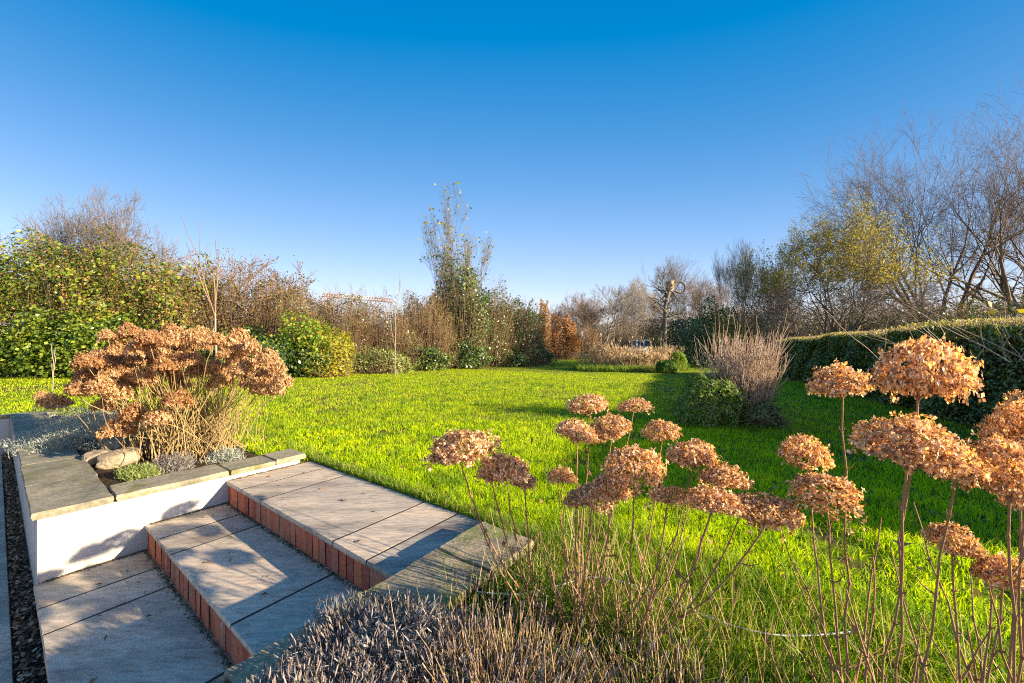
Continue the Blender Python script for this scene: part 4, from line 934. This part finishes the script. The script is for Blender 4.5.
# ------------------------------------------------------------------ clipped hedge on the right
def clipped_hedge():
    A = np.array((4.13, 1.33)); B = np.array((10.2, 14.4)); d = B-A; L = np.linalg.norm(d); d /= L; nrm = np.array((d[1], -d[0]))   # nrm points away from the lawn
    root = empty('clipped_hedge', (*(A+d*L/2), 0), 'long clipped evergreen hedge with trimmed twiggy top along the right of the lawn', 'hedge'); o = np.array(root.location)
    th, H = 1.15, 1.26; b = MB()
    n = 52000; t = 1-(1-rng.random(n)**.6)*1.0; t = rng.random(n)**1.35*L; face = rng.random(n); v = rng.random(n)
    u_ = np.where(face < .62, np.abs(rng.normal(0, .07, n)), v*th); z_ = np.where(face < .62, v*H, H-np.abs(rng.normal(0, .05, n)))
    bulge = .07*np.sin(t*2.1)*np.sin(z_*4+t)+.05*np.sin(t*5.3+z_*6)
    u_ = u_ + np.where(face < .62, bulge, 0); z_ = z_ + .035*np.sin(t*1.7)+.02*np.sin(t*6+u_*5)
    P = np.stack([A[0]+d[0]*t+nrm[0]*u_, A[1]+d[1]*t+nrm[1]*u_, z_], 1)-o
    Nn = np.where((face < .62)[:, None], np.array((-nrm[0], -nrm[1], .3)), np.array((0, 0, 1.)))+rng.normal(0, .6, (n, 3))
    sz = .75+.11*t
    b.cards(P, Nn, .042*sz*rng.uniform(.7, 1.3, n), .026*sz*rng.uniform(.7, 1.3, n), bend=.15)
    for e in (0, 1):
        n2 = 3500; z2 = rng.random(n2)*H; u2 = rng.random(n2)*th; P = np.stack([A[0]+d[0]*L*e+nrm[0]*u2, A[1]+d[1]*L*e+nrm[1]*u2, z2], 1)+rng.normal(0, .04, (n2, 3))-o
        b.cards(P, rng.normal(size=(n2, 3)), .05, .03)
    b.build('foliage', M['hedge'], root)
    # dense woody inside that stops light passing
    bm = bmesh.new(); q = bmesh.ops.create_cube(bm, size=1)
    for vv in bm.verts:
        t = .12 if vv.co.x < 0 else L-.12; u = .16 if vv.co.y < 0 else th-.12; z = 0 if vv.co.z < 0 else H-.16
        vv.co = Vector((A[0]+d[0]*t+nrm[0]*u-o[0], A[1]+d[1]*t+nrm[1]*u-o[1], z))
    bmesh.ops.subdivide_edges(bm, edges=bm.edges[:], cuts=12, use_grid_fill=True)
    for vv in bm.verts: vv.co += noise.noise_vector(vv.co*3)*.06
    bm_obj('woody_core', bm, M['soil'], root)
    t_ = MB()
    n3 = 16000; t = rng.random(n3)**1.3*L; u = rng.random(n3)*th; P = np.stack([A[0]+d[0]*t+nrm[0]*u, A[1]+d[1]*t+nrm[1]*u, H+rng.uniform(-.03, .09, n3)+.035*np.sin(t*1.7)], 1)-o
    bb = MB(); bb.cards(P, rng.normal(size=(n3, 3)), .034*(.75+.1*t), .02*(.75+.1*t)); bb.build('sunlit_top_leaves', M['hedge_top'], root)
    for k in range(7000):
        t = rng.random()**1.2*L; u = rng.random()*th; p0 = np.array((A[0]+d[0]*t+nrm[0]*u, A[1]+d[1]*t+nrm[1]*u, H-.03))-o; l = rng.uniform(.05, .14)
        t_.tube([p0, p0+np.array((rng.normal(0, .3), rng.normal(0, .3), 1))*l], [.0022+.0003*t, .0012+.0002*t], 3)
    t_.build('cut_twigs', M['twig_tip'], root)
clipped_hedge()
# loose shoots with a few yellow leaves before the near end of the hedge
c = np.array((4.65, 3.6, 0)); root = empty('leafy_shoots', tuple(c), 'loose bare shoots with a few yellow leaves leaning out of the hedge at right', 'shrub'); b = MB(); yl = MB()
for k in range(22):
    f = np.array((rng.normal(.2, .25), rng.normal(0, .4), .85)); tip = f+np.array((rng.uniform(-.7, 0), rng.normal(0, .3), rng.uniform(.3, .62))); pth = stem_path(f, tip, 6, .05, .6); b.tube(pth, np.linspace(.005, .0018, 6), 5)
    if k % 6 == 0: yl.cards(pth[-2:]+rng.normal(0, .02, (2, 3)), rng.normal(size=(2, 3))+(0, -1, .3), .07, .045, bend=.1)
b.build('stems', M['dogwood'], root); yl.build('leaves', M['yellow_leaf'], root)

# ------------------------------------------------------------------ far off: vehicle and crane
def vehicle():
    c = gp(645, 38); root = empty('parked_vehicle', c, 'small white vehicle with dark blue windows parked beyond the island grasses', 'vehicle')
    def bx(name, m, x0, x1, y0, y1, z0_, z1, bev=.03, parent=root, top=0):
        bm = bmesh.new(); bmesh.ops.create_cube(bm, size=1)
        for v in bm.verts:
            hi = v.co.z > 0; v.co = Vector(((x0+top*hi) if v.co.x < 0 else (x1-top*hi), y0+(top*hi) if v.co.y < 0 else y1-(top*hi), z1 if hi else z0_))
        bmesh.ops.bevel(bm, geom=bm.edges[:], offset=bev, segments=2, affect='EDGES'); return bm_obj(name, bm, m, parent)
    bx('body', M['car_white'], -.85, .85, 0, 3.6, .35, 1.25, .08)
    bx('cabin', M['car_glass'], -.76, .76, .3, 2.7, 1.25, 1.95, .04, root, .07)
    bx('roof', M['car_white'], -.74, .74, .34, 2.66, 1.95, 2.05, .03)
    for x in (-.73, 0, .73): bx('pillar', M['car_white'], x-.05, x+.05, .26, .36, 1.24, 1.97, .01)
    for x in (-.78, .78): bx('pillar', M['car_white'], x-.03, x+.03, 1.4, 1.5, 1.24, 1.97, .01)
    bx('bumper', M['tyre'], -.8, .8, -.08, .02, .38, .52, .02)
    for x in (-.72, .72): bx('tail_light', M['crane_red'], x-.07, x+.07, -.02, .03, .62, .85, .01)
    for x in (-.78, .78):
        for y in (.7, 2.9):
            bm = bmesh.new(); bmesh.ops.create_cone(bm, segments=20, radius1=.33, radius2=.33, depth=.2, cap_ends=True)
            o = bm_obj('wheel', bm, M['tyre'], root); o.location = (x, y, .33); o.rotation_euler = (0, R(90), 0)
vehicle()
def crane():
    Yc = 130; a = at(322, 296, Yc); c = at(392, 302, Yc); base = np.array((at(360, 300, Yc)[0], Yc, 0.)); root = empty('tower_crane', tuple(base), 'distant red and white crane jib above the brown thickets', 'crane')
    zt = a[2]; o = base
    def truss(name, p, q, wd, m, seg=12):
        b = MB(); p = p-o; q = q-o; n = seg; ax = (q-p)/n; upv = np.array((0, 0, wd)) if abs(ax[2]) < abs(ax[0])+abs(ax[1]) else np.array((wd, 0, 0)); sv = np.array((0, wd, 0))
        for off in (0*upv, sv, upv+sv*.5): b.tube([p+off, q+off], .15, 4)
        for i in range(n):
            s0 = p+ax*i; s1 = p+ax*(i+1); b.tube([s0, s0*.5+s1*.5+upv+sv*.5], .14, 3); b.tube([s0*.5+s1*.5+upv+sv*.5, s1+sv], .14, 3); b.tube([s0, s1+sv], .12, 3)
        return b.build(name, M[m], root)
    N_ = 7
    for i in range(N_): truss('jib_section', a+(c-a)*i/N_, a+(c-a)*(i+1)/N_, 1.1, 'crane_red' if i in (0, 1, 5, 6) else 'crane_white', 4)
    tp = a+(c-a)*.08; truss('tower', np.array((tp[0]-.9, tp[1], 0)), np.array((tp[0]-.9, tp[1], a[2]+1)), 1.9, 'crane_red', 14)
crane()
